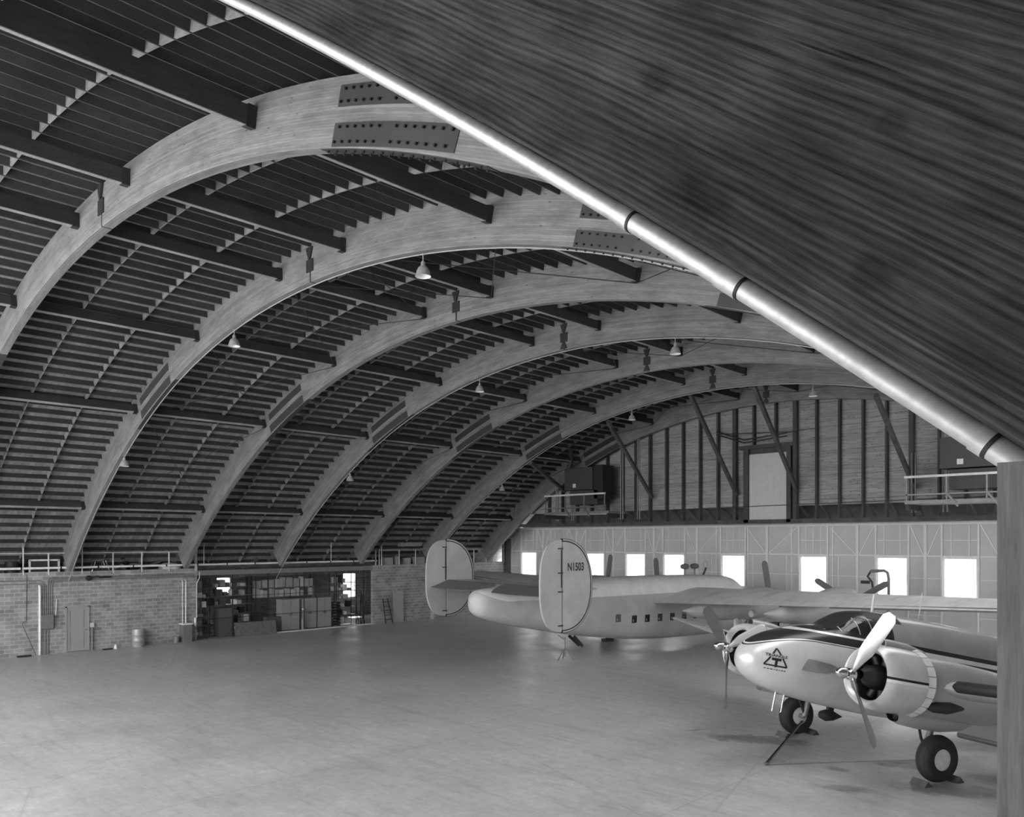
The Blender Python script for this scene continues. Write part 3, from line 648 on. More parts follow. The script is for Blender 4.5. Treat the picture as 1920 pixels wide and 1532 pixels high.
# debris
t_ = thing('floor_debris', 'dark scrap and a white cloth on the floor by the block wall', 'debris', (XW+.45, 13.6, 0))
MB().b2(-.12, .12, -.3, .12, 0, .05).build('scrap', 'black', t_, bevel=.01); MB().lathe([(.1, 0), (.08, .08), (.04, .2), (0, .22)], (0, .28, 0), seg=9).build('cloth', 'white_paint', t_, True)
for y_, l_ in ((9.75, .35), (10.1, .2)): tag(MB().b2(XW+.2, XW+.4, y_, y_+l_, 0, .07).build('dark_scrap', 'black', bevel=.01), 'dark scrap on the floor at the left picture edge', 'scrap', 'scrap at far left')
tag(MB().tube([(XW+.04, 10.2, 3.7), (XW+.04, 10.18, 1.6), (XW+.1, 10.0, 1.5), (XW+.12, 10.05, 1.3), (XW+.3, 10.5, .02)], .012, 6).build('wall_wire', 'rod'), 'thin dark wire hanging down the block wall at far left', 'wire')
# ---- mezzanine rail
XM = XW-.02
t_ = thing('guard_rail', 'white pipe guard rail along the mezzanine edge above the block wall', 'railing', (XM, 9, 3.66))
MB().tube([(0, -3, 1.0), (0, 9.05, 1.0)], .022, 8).build('top_rail', 'pale_paint', t_, True)
for yy, h in ((1.07, 1.84), (2.1, .99), (3.53, 1.84), (4.92, .99), (6.28, .99), (7.63, .99), (9.0, .99), (9.08, 1.7), (-1.2, .99)):
    MB().tube([(0, yy, 0), (0, yy, h)], .03 if h > 1.5 else .035, 8).build('post', 'pale_paint', t_, True)
t_ = thing('guard_rail', 'white pipe guard rail at the far corner behind the tail fins', 'railing', (XM, 29, 3.66))
for zz in (.98,): MB().tube([(0, .9, zz), (0, 12, zz)], .022, 8).build('top_rail', 'pale_paint', t_, True)
for yy, h in ((.55, 1.0), (.82, 1.05), (1.0, 1.78), (2.4, .98), (3.75, .98), (6.5, .98), (9.0, .98), (10.2, 2.4), (10.9, .98), (12, 1.6)): MB().tube([(0, yy, 0), (0, yy, h)], .035, 8).build('post', 'pale_paint', t_, True)
t_ = thing('sprinkler_main', 'long white sprinkler main along the top of the left wall', 'pipe', (XW+.12, 7, 3.98))
MB().tube([(0, 0, 0), (0, 22.5, 0)], .055, 12).build('pipe', 'white_paint', t_, True)
for i in range(14): MB().tube([(0, 1.3+i*1.62, 0), (0, 1.36+i*1.62, 0)], .064, 12).build('collar', 'steel_dark', t_, True)
for yy in (19.2, 11.4): MB().tube([(0, yy, 0), (0, yy, 1.5)], .022, 8).build('riser', 'pale_paint', t_, True)
# ---- things stored on the mezzanine
t_ = thing('window_cooler', 'boxy window cooler with pale frame on the mezzanine at far left', 'cooler', (XW-.45, 10.95, 3.66))
MB().b2(-.35, .3, -.6, .6, .08, .72).build('body', 'steel_dark', t_)
m = MB()
for z in (.1, .68): m.b2(.3, .36, -.62, .62, z-.04, z+.04)
for yy in (-.6, .6): m.b2(.3, .36, yy-.04, yy+.04, .1, .7)
m.build('frame', 'pale_paint', t_)
drum('storage_drum', 'pale drum standing on the mezzanine beside the cooler', XW-.36, 12.05, .6, .26, 'steel_grey', z=3.66)
drum('dark_drum', 'dark drum at the left picture edge on the mezzanine', XW-.38, 9.7, .62, .28, 'black', z=3.66)
t_ = thing('folding_chair', 'upturned chair with bright metal legs on the mezzanine', 'chair', (XW-.35, 13.4, 3.66))
MB().b2(-.25, .25, -.35, .35, .03, .1).build('seat', 'black', t_)
for dx in (-.2, .2):
    for dy in (-1, 1): MB().tube([(dx, dy*.4, .1), (dx, dy*.22, .62)], .014, 6).build('leg', 'chrome', t_, True)
    MB().tube([(dx, -.22, .62), (dx, .22, .66)], .014, 6).build('rail', 'chrome', t_, True)
t_ = thing('hose_heap', 'heap of dark hoses piled on the mezzanine', 'hose', (XW-.5, 15.0, 3.66))
for i in range(9):
    c = (rnd.uniform(-.15, .15), rnd.uniform(-.7, .9)); rr = rnd.uniform(.2, .4)
    MB().tube([(c[0]+rr*.8*math.cos(q), c[1]+rr*1.3*math.sin(q), .05+i*.05+.06*math.sin(3*q+i)) for q in [2*PI*j/18 for j in range(19)]], .035, 7).build('coil', 'black' if i % 3 else 'steel_grey', t_, True)
tag(MB().lathe([(0, 0), (.5, .0), (.55, .12), (.5, .3), (.3, .4), (0, .42)], (XW-.6, 16.9, 3.67), seg=24).build('tank_lid', 'box_pale', None, True), 'low round pale tank cover on the mezzanine', 'tank')
for k in range(6):
    yb = AW[k] if k else 6.3
    tag(MB().bar((XW-.3, yb+3.5, 3.76), (XW-.48, yb+4.6, 4.2), .1, .12).build('knee_plank', 'strut_wood' if 0 else 'glulam'), 'loose sloping plank leaning under the roof %s' % bayname[k], 'plank', 'sloping planks on the mezzanine')
for i, (y_, w_, h_, mt, lb) in enumerate([(30.7, .62, .5, 'box_mid', 'grey box nearest the storage rail corner'), (32.2, .5, .45, 'box_mid', 'grey box second along behind the far guard rail'), (33.2, .9, .5, 'locker', 'wide dark crate behind the far guard rail'), (31.4, .25, .55, 'box_mid', 'round topped can between boxes behind the far guard rail')]):
    tag(MB().b2(XW-.6, XW-.15, y_-w_/2, y_+w_/2, 3.66, 3.66+h_).build('storage_box', mt, bevel=.015), lb, 'box')
t_ = thing('pallet_stack', 'stack of slatted boards behind the far guard rail near the left tail fin', 'stack', (XW-.36, 34.7, 3.66))
for i in range(5): MB().b2(-.22, .22, -.6, .5, i*.11, .06+i*.11).build('board', 'box_pale', t_)
t_ = thing('drum_rack', 'pale rolled bundle hanging low under the roof behind the fins', 'bundle', (XW-.05, 32.3, 5.05)); MB().tube([(0, -.9, 0), (0, .9, 0)], .2, 12).build('roll', 'box_mid', t_, True)
tag(MB().tube([(XW-.9, 14.6, 5.7), (XW-.85, 14.6, 4.9), (XW-.82, 14.65, 4.3)], [.02, .02, .09], 8).build('hanging_tool', 'black'), 'dark tool hanging on a cord above the mezzanine', 'tool')
# ---- storage opening contents
for j, (y0, y1) in enumerate(((23.27, 24.45), (24.62, 25.6), (25.65, 26.62))):
    t_ = thing('locker', '%s of three tall grey steel lockers in the storage opening' % ('left', 'middle', 'right')[j] if 0 else 'tall grey steel locker, %s of the row of three in the storage opening' % ('left', 'middle', 'right')[j], 'locker', (XW-.75, y0, 0), 'steel lockers')
    wd = y1-y0-.04; MB().b2(-.35, .3, 0, wd, .05, 1.82).build('body', 'locker', t_)
    for q in (0, 1):
        d_ = MB().b2(.3, .32, q*wd/2+.02, (q+1)*wd/2-.02, .08, 1.78).build('door', 'locker', t_)
        MB().b2(.32, .34, wd/2-.08+q*.13, wd/2-.05+q*.13, .9, 1.02).build('handle', 'steel_dark', d_)
t_ = thing('gas_cylinder', 'pale gas cylinder standing between two lockers', 'cylinder', (XW-.25, 24.53, 0))
MB().lathe([(0, 0), (.12, 0), (.12, .55), (.09, .7), (.05, .74), (.05, 1.1), (.07, 1.12), (.06, 1.25), (0, 1.26)], (0, 0, 0), seg=16).build('body', 'steel_grey', t_, True)
MB().lathe([(.06, 1.12), (.07, 1.25), (0, 1.3)], (0, 0, 0), seg=12).build('valve_cap', 'white_paint', t_, True)
o = MB(); o.box((0, 0, .38), (.04, 2.45, .76)); o = o.build('plywood_sheet', 'board', loc=(XW+.2, 21.35, 0)); o.rotation_euler = (0, R(-10), 0)
tag(o, 'dark plywood sheet leaning at the foot of the storage opening', 'sheet')
for y_, z_, lb in ((22.95, .85, 'dark cabinet right of the leaning plywood sheet'), (20.0, 1.55, 'tall dark cabinet behind the leaning plywood sheet')):
    t_ = thing('dark_cabinet', lb, 'cabinet', (XW-.8, y_, 0)); MB().b2(-.3, .3, -.5, .35, 0, z_).build('body', 'box_dark', t_, bevel=.01); MB().b2(.3, .315, -.45, .3, .05, z_-.05).build('door', 'box_dark', t_)
shelf_spots = [(18.55, 1.0, 'at the left end of the storage opening'), (20.6, 2.6, 'behind the dark cabinet'), (24.0, 3.9, 'above the lockers'), (27.7, 1.6, 'right of the lockers')]
boxn = 0
for si, (yc, L, wh) in enumerate(shelf_spots):
    xs = XW-1.7 if si in (1,) else XW-.9 if si != 2 else XW-1.5
    t_ = thing('storage_shelf', 'open steel storage shelf %s' % wh, 'shelf', (xs, yc, 0))
    lv = [.15, .65, 1.15, 1.65, 2.15, 2.65] if si != 2 else [1.95, 2.5]
    for q in (-1, 1):
        for dx in (-.28, .28): MB().b2(dx-.02, dx+.02, q*L/2-.02, q*L/2+.02, 0, 3.2).build('upright', 'steel_dark', t_)
    for z in lv: MB().b2(-.3, .3, -L/2, L/2, z-.02, z).build('shelf_board', 'steel_grey', t_)
    for z in lv:
        yy = -L/2+.06
        while yy < L/2-.2:
            wd = rnd.uniform(.16, .42); h = rnd.uniform(.14, .42) if si != 2 else rnd.uniform(.3, .52)
            if z == lv[-1]: h *= 1.25
            if yy+wd > L/2-.03: break
            if rnd.random() < .9:
                mt = rnd.choice(['cardboard', 'box_mid', 'box_dark', 'box_pale', 'cardboard', 'white_paint', 'locker', 'black'] if si != 2 else ['cardboard', 'box_mid', 'cardboard', 'locker'])
                x0 = xs+rnd.uniform(-.02, .1)
                wname = {'cardboard': 'brown toned cardboard', 'box_mid': 'mid grey', 'box_dark': 'dark grey', 'box_pale': 'pale grey', 'white_paint': 'white', 'locker': 'grey metal', 'black': 'black'}[mt]
                if rnd.random() < .72 or si == 2:
                    m = MB(); m.b2(x0-.2, x0+.16, yc+yy, yc+yy+wd, z+.001, z+h); o = m.build('storage_carton', mt, bevel=.008); nm = 'carton'
                else:
                    m = MB(); rr = min(wd/2, .14); m.lathe([(0, 0), (rr, 0), (rr, h*.8), (rr*.7, h*.9), (rr*.4, h), (0, h)], (x0, yc+yy+wd/2, z+.001), seg=14); o = m.build('storage_can', mt, None, True); nm = 'can'
                tag(o, '%s %s on the shelf %s' % (wname, nm, wh), nm, 'goods on the storage shelf '+wh)
            yy += wd+rnd.uniform(.01, .12)
# wire mesh screen in the opening
t_ = thing('mesh_screen', 'steel framed screen across the storage opening', 'screen', (XW-.1, 18.1, 0))
for yy in (.6, 2.0, 4.1, 6.4, 8.6, 10.6): MB().b2(-.02, .02, yy-.02, yy+.02, 0, 3.4).build('post', 'steel_dark', t_)
for zz in (1.05, 2.2): MB().b2(-.015, .015, .0, 9.0, zz-.012, zz+.012).build('rail', 'steel_dark', t_)
for zz in (.3,): pass
tag(MB().b2(XW-.1, XW+.1, 22.6, 29.31, .0, .06).build('sill', 'pale_paint'), 'pale concrete kerb at the foot of the storage opening', 'kerb')
t_ = thing('plant_clutter', 'bundle of rods and pipes leaning at the right end of the storage opening', 'bundle', (XW-.35, 28.8, 0))
for i in range(12): MB().tube([(rnd.uniform(-.2, .1), rnd.uniform(-.35, .35), 0), (rnd.uniform(-.3, 0), rnd.uniform(-.4, .4), rnd.uniform(1.4, 2.3))], .02, 6).build('rod', 'steel_dark' if i % 3 else 'steel_grey', t_)
t_ = thing('tyre_stack', 'stack of dark rings beside the right locker', 'stack', (XW-.5, 26.95, 0))
for i in range(9): MB().lathe([(.2, 0), (.27, .03), (.27, .1), (.2, .13)], (0, 0, i*.17), seg=18).build('ring', 'rubber' if i % 2 else 'steel_dark', t_, True)
# stepladder and loose door
t_ = thing('step_ladder', 'short dark stepladder leaning right of the storage opening', 'ladder', (XW+.1, 30.2, 0))
for yy in (-.22, .22): MB().bar((.45, yy*1.3, 0), (.0, yy*.8, 1.55), .05, .05).build('rail', 'steel_dark', t_)
for i in range(5): MB().b2(.36-i*.09, .48-i*.09, -.24, .24, .25+i*.27, .29+i*.27).build('rung', 'steel_dark', t_)
o = MB().b2(0, .05, -.42, .42, 0, 2.02).build('loose_door', 'steel_door', loc=(XW+.12, 31.2, 0)); tag(o, 'pale flush door leaf leaning on the block wall near the ladder', 'door leaf')
tag(MB().b2(XW, XW+.35, 34.0, 34.35, 0, 1.5).build('buttress', 'block_wall'), 'low pier on the block wall beside the left tail fin', 'pier')
# ================================================================== AIRCRAFT
def sup(w_, h_, n, seg, f):
    out = []
    for k in range(seg):
        q = 2*PI*k/seg; c, s_ = math.cos(q), math.sin(q)
        out.append(f(w_*math.copysign(abs(c)**(2/n), c), h_*math.copysign(abs(s_)**(2/n), s_)))
    return out
def interp(tab, x):
    if x <= tab[0][0]: return tab[0][1:]
    for a, b in zip(tab, tab[1:]):
        if x <= b[0]:
            t = (x-a[0])/(b[0]-a[0]); return tuple(p+(q-p)*t for p, q in zip(a[1:], b[1:]))
    return tab[-1][1:]
def smooth_tab(tab, n):               # Catmull-Rom resample
    out = []
    for i in range(len(tab)-1):
        p0, p1, p2, p3 = tab[max(i-1, 0)], tab[i], tab[i+1], tab[min(i+2, len(tab)-1)]
        for j in range(n):
            t = j/n; v = []
            for c in range(len(p1)):
                if c == 0: v.append(p1[0]+(p2[0]-p1[0])*t); continue
                m1 = (p2[c]-p0[c])/max(1e-6, p2[0]-p0[0])*(p2[0]-p1[0]); m2 = (p3[c]-p1[c])/max(1e-6, p3[0]-p1[0])*(p2[0]-p1[0])
                v.append((2*t**3-3*t*t+1)*p1[c]+(t**3-2*t*t+t)*m1+(-2*t**3+3*t*t)*p2[c]+(t**3-t*t)*m2)
            out.append(tuple(v))
    out.append(tab[-1]); return out
def fuselage(tab, n=4, seg=56):       # rows: x, half width, z bottom, z top, exponent
    T = smooth_tab(tab, n); m = MB(); rings = []
    for x, w_, zb, zt, e in T:
        zc, h = (zb+zt)/2, (zt-zb)/2; rings.append(sup(max(w_, .01), max(h, .01), e, seg, lambda a, b: (x, a, zc+b)))
    m.loft(rings); return m, T
def ysurf(T, x, z):
    w_, zb, zt, e = interp(T, x); zc, h = (zb+zt)/2, (zt-zb)/2; q = min(.999, abs((z-zc)/h)); return w_*(1-q**e)**(1/e)
def airfoil(xte, xle, y, zte, zle, th, n=12):
    pts = []
    for i in range(n+1):
        t = (1-math.cos(PI*i/n))/2; q = 5*(.2969*math.sqrt(t)-.126*t-.3516*t*t+.2843*t**3-.1015*t**4)*th; pts.append((xle+(xte-xle)*t, y, zle+(zte-zle)*t+q*1.15))
    for i in range(n-1, 0, -1):
        t = (1-math.cos(PI*i/n))/2; q = 5*(.2969*math.sqrt(t)-.126*t-.3516*t*t+.2843*t**3-.1015*t**4)*th; pts.append((xle+(xte-xle)*t, y, zle+(zte-zle)*t-q*.75))
    return pts
def blade(m, c, ang, L, wd, pitch=.5, r0=.12, fwd=(1, 0, 0), hand=1):
    c = Vector(c); rad = Vector((0, math.cos(ang), math.sin(ang))); tan = Vector((0, -math.sin(ang), math.cos(ang)))*hand; ax = Vector((1, 0, 0)); rings = []
    for i in range(15):
        t = i/14; r_ = r0+(L-r0)*t; w_ = wd*(.28+.72*min(1, t*2.6))*(1 if t < .9 else math.sqrt(max(.25, 1-((t-.9)/.115)**2))); th = wd*(.26*(1-t)**1.5+.055)
        if t < .15: th = w_*.8
        pt = pitch+.75*(1-t)**2; u_ = tan*math.cos(pt)+ax*math.sin(pt); v_ = ax*math.cos(pt)-tan*math.sin(pt)
        rings.append([c+rad*r_+u_*(w_/2*math.cos(q))+v_*(th/2*math.sin(q)) for q in [2*PI*k/12 for k in range(12)]])
    m.loft(rings); return m
def wheel(parent, c, r_, wd, nm='tyre', hub='pale_paint'):
    cx_, cy_, cz_ = c; pr = []
    for i in range(17):
        q = -PI/2+PI*i/16; pr.append((r_-wd*.42+wd*.42*math.cos(q), wd*.5*math.sin(q)))
    pr = [(r_*.45, -wd*.42)]+[(r_*.62, -wd*.5)]+[(max(a, r_*.6), b) for a, b in pr]+[(r_*.62, wd*.5), (r_*.45, wd*.42)]
    ty = MB().lathe(pr, c, (0, 1, 0), 40).build(nm, 'rubber', parent, 60)
    g = MB()
    for d in (-.28, -.14, 0, .14, .28): g.lathe([(r_-.012-abs(d)*.06, wd*(d-.012)), (r_+.004-abs(d)*.1, wd*(d-.012)), (r_+.004-abs(d)*.1, wd*(d+.012)), (r_-.012-abs(d)*.06, wd*(d+.012))], c, (0, 1, 0), 40)
    g.build('tread_rib', 'steel_dark', ty, True)
    MB().lathe([(0, -wd*.38), (r_*.46, -wd*.4), (r_*.46, wd*.4), (r_*.3, wd*.44), (0, wd*.42)], c, (0, 1, 0), 32).build('hub_cap', hub, parent, 40)
# ---------------------------------------------------------------- four-engined twin-tail transport
hd = math.atan2(.9894, .145)
TR = thing('transport_aircraft', 'pale four-engined aircraft with twin oval tail fins, far side of the hangar', 'aircraft', (-23.0, 22.76, 0), rot=(0, 0, hd))
FT = [(-1.38, .05, 2.62, 2.9, 2.2), (-1.2, .42, 2.3, 3.15, 2.3), (-.8, .62, 2.1, 3.27, 2.5), (.2, .82, 1.81, 3.32, 2.8), (1.9, .98, 1.46, 3.38, 3), (3.7, 1.08, 1.13, 3.44, 3.2), (5.6, 1.14, .87, 3.52, 3.4), (7.0, 1.16, .70, 3.57, 3.4), (8.4, 1.16, .61, 3.58, 3.4),
      (10.65, 1.16, .54, 3.55, 3.4), (13.5, 1.15, .52, 3.48, 3.2), (14.6, 1.12, .54, 3.36, 3), (15.4, 1.05, .58, 2.95, 2.8), (16.8, .9, .7, 2.75, 2.6), (18.2, .6, .95, 2.45, 2.4), (19.1, .15, 1.4, 2.0, 2.2)]
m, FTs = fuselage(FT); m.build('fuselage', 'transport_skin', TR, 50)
def side_patch(T, pts, off=.006, side=-1):
    return [(x, side*(ysurf(T, x, z)+off), z) for x, z in pts]
for x, z in ((5.8, 1.80), (6.8, 1.70), (7.65, 1.69), (8.5, 1.68), (9.35, 1.67), (10.2, 1.66), (11.0, 1.66)):
    for sd_ in (-1, 1):
        q = side_patch(FTs, [(x-.16, z-.17), (x+.16, z-.17), (x+.16, z+.17), (x-.16, z+.17)], .006, sd_); wn = MB().add(q, [(0, 1, 2, 3)]).build('window', 'dark_glass', TR)
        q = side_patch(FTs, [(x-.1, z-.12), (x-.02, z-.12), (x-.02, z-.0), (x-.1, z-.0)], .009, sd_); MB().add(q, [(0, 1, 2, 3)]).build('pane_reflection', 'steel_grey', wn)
for x0, x1, z0, z1 in ((.3, .62, 2.6, 2.8),):
    q = side_patch(FTs, [(x0, z0), (x1, z0), (x1, z1), (x0, z1)]); MB().add(q, [(0, 1, 2, 3)]).build('access_panel', 'transport_fin', TR)
# cockpit windows
for sd_ in (-1, 1):
    q = side_patch(FTs, [(14.55, 2.85), (15.3, 2.7), (15.2, 2.9), (14.6, 3.15)], .008, sd_); MB().add(q, [(0, 1, 2, 3)]).build('cockpit_window', 'dark_glass', TR)
# antenna housings on top
for x in (11.6, 12.35):
    p = MB(); p.tube([(x-.3, 0, 3.95), (x-.2, 0, 3.95), (x, 0, 3.95), (x+.2, 0, 3.95), (x+.3, 0, 3.95)], [.01, .12, .15, .12, .01], 12); hh = p.build('loop_housing', 'fabric_grey', TR, True)
    MB().tube([(x, 0, 3.5), (x, 0, 3.85)], .04, 6).build('mast', 'steel_grey', hh)
MB().bar((13.0, 0, 3.45), (13.25, 0, 3.85), .04, .1).build('mast', 'steel_dark', TR)
MB().tube([(13.2+.16*math.cos(q), 0, 4.0+.22*math.sin(q)) for q in [2*PI*i/16 for i in range(17)]], .008, 6).build('antenna_loop', 'steel_grey', TR)
# wing
def wing_sec(y):
    a = abs(y); t = (a-1.1)/15.6; return (8.14+.55*t, 12.3-1.5*t, y, 2.37+.042*(a-1.1), 2.62+.038*(a-1.1), .74*(1-t)+.2*t)
for sd_ in (-1, 1):
    rings = []
    for i in range(27):
        a = .6+(16.2-.6)*i/26; xt, xl, y_, zt_, zl, th = wing_sec(sd_*a); rings.append(airfoil(xt, xl, y_, zt_, zl, th))
    for a, sh in ((16.5, .25), (16.75, .7)):
        xt, xl, y_, zt_, zl, th = wing_sec(sd_*a); c = (xt+xl)/2; rings.append(airfoil(c+(xt-c)*(1-sh*.6), c+(xl-c)*(1-sh*.6), y_, (zt_+zl)/2+(zt_-zl)/2*(1-sh), (zt_+zl)/2+(zl-zt_)/2*(1-sh), th*(1-sh)))
    MB().loft(rings).build('wing', 'transport_wing', TR, 40)
    ai = []
    for i in range(9):
        a = 9.7+(15.6-9.7)*i/8; xt, xl, y_, zt_, zl, th = wing_sec(sd_*a); ai.append([(xt-.12, y_, zt_-.05), (xt+.32, y_, zt_+.085), (xt+.32, y_, zt_-.06)])
    MB().loft(ai).build('aileron', 'fabric_grey', TR)
    for yc in (3.55, 7.6):
        zc = 2.2+.04*yc; rings = []
        for x, r_, dz in ((13.4, .62, 0), (13.3, .7, 0), (12.6, .74, 0), (11.8, .72, -.05), (10.5, .62, -.15), (9.2, .48, -.22), (8.0, .25, -.2), (7.3, .03, -.12)):
            rings.append(sup(r_, r_*(1 if x > 11 else .9), 2, 28, lambda a, b: (x, sd_*yc+a, zc+dz+b)))
        nc = MB().loft(rings, True).build('nacelle', 'transport_fin', TR, 50)
        MB().lathe([(.56, 13.41), (.56, 13.42), (.15, 13.42), (.12, 13.75), (0, 13.85)], (0, sd_*yc, zc), (1, 0, 0), 20).build('engine', 'engine_black', nc, 40)
        for q in range(3):
            m = MB(); blade(m, (13.6, sd_*yc, zc), R({3.55: 84, 7.6: 100}[yc] if sd_ > 0 else {3.55: 80, 7.6: 150}[yc])+q*2*PI/3, 1.95, .28); m.build('propeller_blade', 'fabric_grey', TR, 50)
    # main gear
    MB().tube([(10.6, sd_*3.7, 2.6), (10.5, sd_*3.95, .75)], .11, 10).build('gear_leg', 'pale_paint', TR, True)
    MB().tube([(11.6, sd_*3.6, 2.4), (10.7, sd_*3.9, 1.1)], .05, 8).build('gear_strut', 'pale_paint', TR, True)
    wheel(TR, (10.5, sd_*4.15, .7), .7, .42)
    MB().tube([(10.35, sd_*4.8, 2.0), (10.5, sd_*4.8, 2.0), (10.6, sd_*4.8, 2.0)], [.14, .18, .02], 14).build('landing_lamp', 'galvanised', TR, True)
MB().tube([(16.5, 0, .9), (16.6, 0, .35)], .07, 8).build('nose_leg', 'pale_paint', TR, True); wheel(TR, (16.6, 0, .42), .42, .3)
# tailplane, elevators, fins and rudders
rings = [airfoil(.05, 2.1-.25*abs(y_)/4, y_, 3.44, 3.38, .13) for y_ in [-3.95+i*.79 for i in range(11)]]
MB().loft(rings).build('tailplane', 'transport_fin', TR, 40)
for sd_ in (-1, 1):
    rings = []
    for a, ch in ((.3, .55), (.7, .95), (2.2, 1.05), (3.85, .95)):
        y_ = sd_*a; dr = .2; rings.append([(.1, y_, 3.49), (.1, y_, 3.36), (.1-ch, y_, 3.36-ch*dr), (.1-ch, y_, 3.38-ch*dr)])
    MB().loft(rings).build('elevator', 'fabric_grey', TR)
    yf = sd_*3.97; zc = 3.57; hb = 1.73
    def fpt(q, ax_, n): c, s_ = math.cos(q), math.sin(q); return (ax_*abs(c)**(2/n), hb*math.copysign(abs(s_)**(2/n), s_)+zc)
    fin = [fpt(-PI/2+PI*i/32, 1.5, 2.25) for i in range(33)]
    m = MB(); m.prism([(max(x, .03), z) for x, z in fin], lambda u_, v_, s2: (u_, yf+(.06 if s2 else -.06), v_)); f_ = m.build('fin', 'transport_fin', TR, bevel=.0)
    rings = [[(x*.94, yf-.066, zc+(z-zc)*.945), (x*1.012+.01, yf-.05, zc+(z-zc)*1.012), (x*1.012+.01, yf+.05, zc+(z-zc)*1.012), (x*.94, yf+.066, zc+(z-zc)*.945)] for x, z in fin]
    MB().loft(rings).build('deicer_boot', 'boot', f_)
    ru = [fpt(-PI/2+PI*i/32, 1.04, 2.7) for i in range(33)]
    m = MB(); m.prism([(-max(x, .02), zc+(z-zc)*.985) for x, z in ru], lambda u_, v_, s2: (u_, yf+(.045 if s2 else -.045), v_)); r2 = m.build('rudder', 'transport_fin', TR)
    m = MB(); m.b2(-.06, -.015, yf-.05, yf+.05, 3.5, 4.9); m.build('hinge_gap', 'steel_dark', r2)
    for z in (2.1, 3.35, 4.05, 4.95): MB().b2(-.2, .02, yf-.09, yf+.09, z-.02, z+.02).build('hinge', 'steel_dark', r2)
# registration on the starboard fin
vs, fs = text_mesh('N1503', .42, sx=.72)
m = MB(); m.add([(.66+a, -3.97-.0675, 4.25+b) for a, b in vs], fs); m.build('registration', 'text_ink', TR)
m = MB(); m.bar((4.1, .25, 1.02), (4.6, .1, .55), .06, .12); m.bar((4.1, -.1, 1.02), (4.6, -.1, .55), .06, .12); m.build('tail_skid', 'steel_dark', TR)
MB().b2(6.0, 6.5, -.15, .15, .62, .75).build('belly_fitting', 'steel_dark', TR)
# tail support tripod
t_ = thing('jack_stand', 'small tripod jack stand on the floor under the aircraft tail', 'jack stand', (-22.45, 26.35, 0))
for q in range(3): MB().tube([(.42*math.cos(2*PI*q/3+.4), .42*math.sin(2*PI*q/3+.4), .02), (0, 0, .55)], .025, 8).build('leg', 'steel_grey', t_, True)
MB().tube([(0, 0, .15), (0, 0, 1.0)], .03, 8).build('jack_post', 'steel_grey', t_, True)
MB().tube([(-.02, 0, .9), (-.3, -.1, 1.08)], .025, 8).build('arm', 'steel_grey', t_, True)
# ---------------------------------------------------------------- twin engined aircraft in the foreground
PITCH = R(11); fh = math.atan2(-.897, -.441)
TW = bpy.data.objects.new('twin_aircraft', None); C.objects.link(TW); TW.location = (-7.345, 19.645, 0)
TW.matrix_basis = Matrix.Translation((-7.345, 19.645, 0)) @ Matrix.Rotation(fh, 4, 'Z') @ Matrix.Rotation(-PITCH, 4, 'Y')
tag(TW, 'shiny twin-engined propeller aircraft with dark stripes in the right foreground', 'aircraft')
GT = [(-9.0, .12, 2.6, 3.0, 2.2), (-7.0, .4, 2.1, 3.3, 2.3), (-4.5, .74, 1.5, 3.5, 2.5), (-2.2, .85, 1.12, 3.55, 2.6), (-.7, .88, 1.03, 3.54, 2.6), (.2, .88, 1.02, 3.51, 2.6), (.75, .88, 1.04, 3.46, 2.5), (1.15, .87, 1.06, 3.36, 2.5), (1.45, .86, 1.08, 3.18, 2.5), (1.75, .85, 1.1, 2.98, 2.5),
      (2.2, .82, 1.14, 2.88, 2.45), (2.7, .76, 1.2, 2.74, 2.4), (3.2, .64, 1.3, 2.57, 2.3), (3.6, .46, 1.45, 2.36, 2.2), (3.82, .28, 1.62, 2.18, 2.1), (3.92, .06, 1.84, 1.96, 2)]
m, GTs = fuselage(GT, 5, 64); m.build('fuselage', 'twin_skin', TW, 60)
def gpatch(xs, zf0, zf1, mat, nm, off=.006, nz=4, sides=(1,), par=None):
    for sd_ in sides:
        rings = []
        for x in xs:
            z0, z1 = zf0(x), zf1(x); rings.append([(x, sd_*(ysurf(GTs, x, z0+(z1-z0)*j/nz)+off), z0+(z1-z0)*j/nz) for j in range(nz+1)])
        o = MB().loft(rings, False, False).build(nm, mat, par or TW, True)
    return o
for x0, x1 in ((.95, 1.24), (1.28, 1.62), (1.66, 1.95)):
    gpatch([x0+(x1-x0)*i/4 for i in range(5)], lambda x: 2.9, lambda x: min(3.28, interp(GTs, x)[2]-.08), 'dark_glass', 'cockpit_window', sides=(1, -1))
for x_ in (.93, 1.26, 1.64, 1.97):
    gpatch([x_-.012, x_+.012], lambda x: 2.88, lambda x: min(3.3, interp(GTs, x)[2]-.06), 'twin_grey', 'window_frame', .010, sides=(1, -1))
for sd_ in (1, -1):
    gpatch([.3+.5*i/4 for i in range(5)], lambda x: 2.9, lambda x: 3.3, 'black', 'cockpit_frame', .004, sides=(sd_,))
# top dark anti-glare roof panel
gpatch([-.05+.08*i for i in range(13)], lambda x: 3.3, lambda x: interp(GTs, x)[2]-.02, 'black', 'roof_panel', .006, 6, (1, -1))
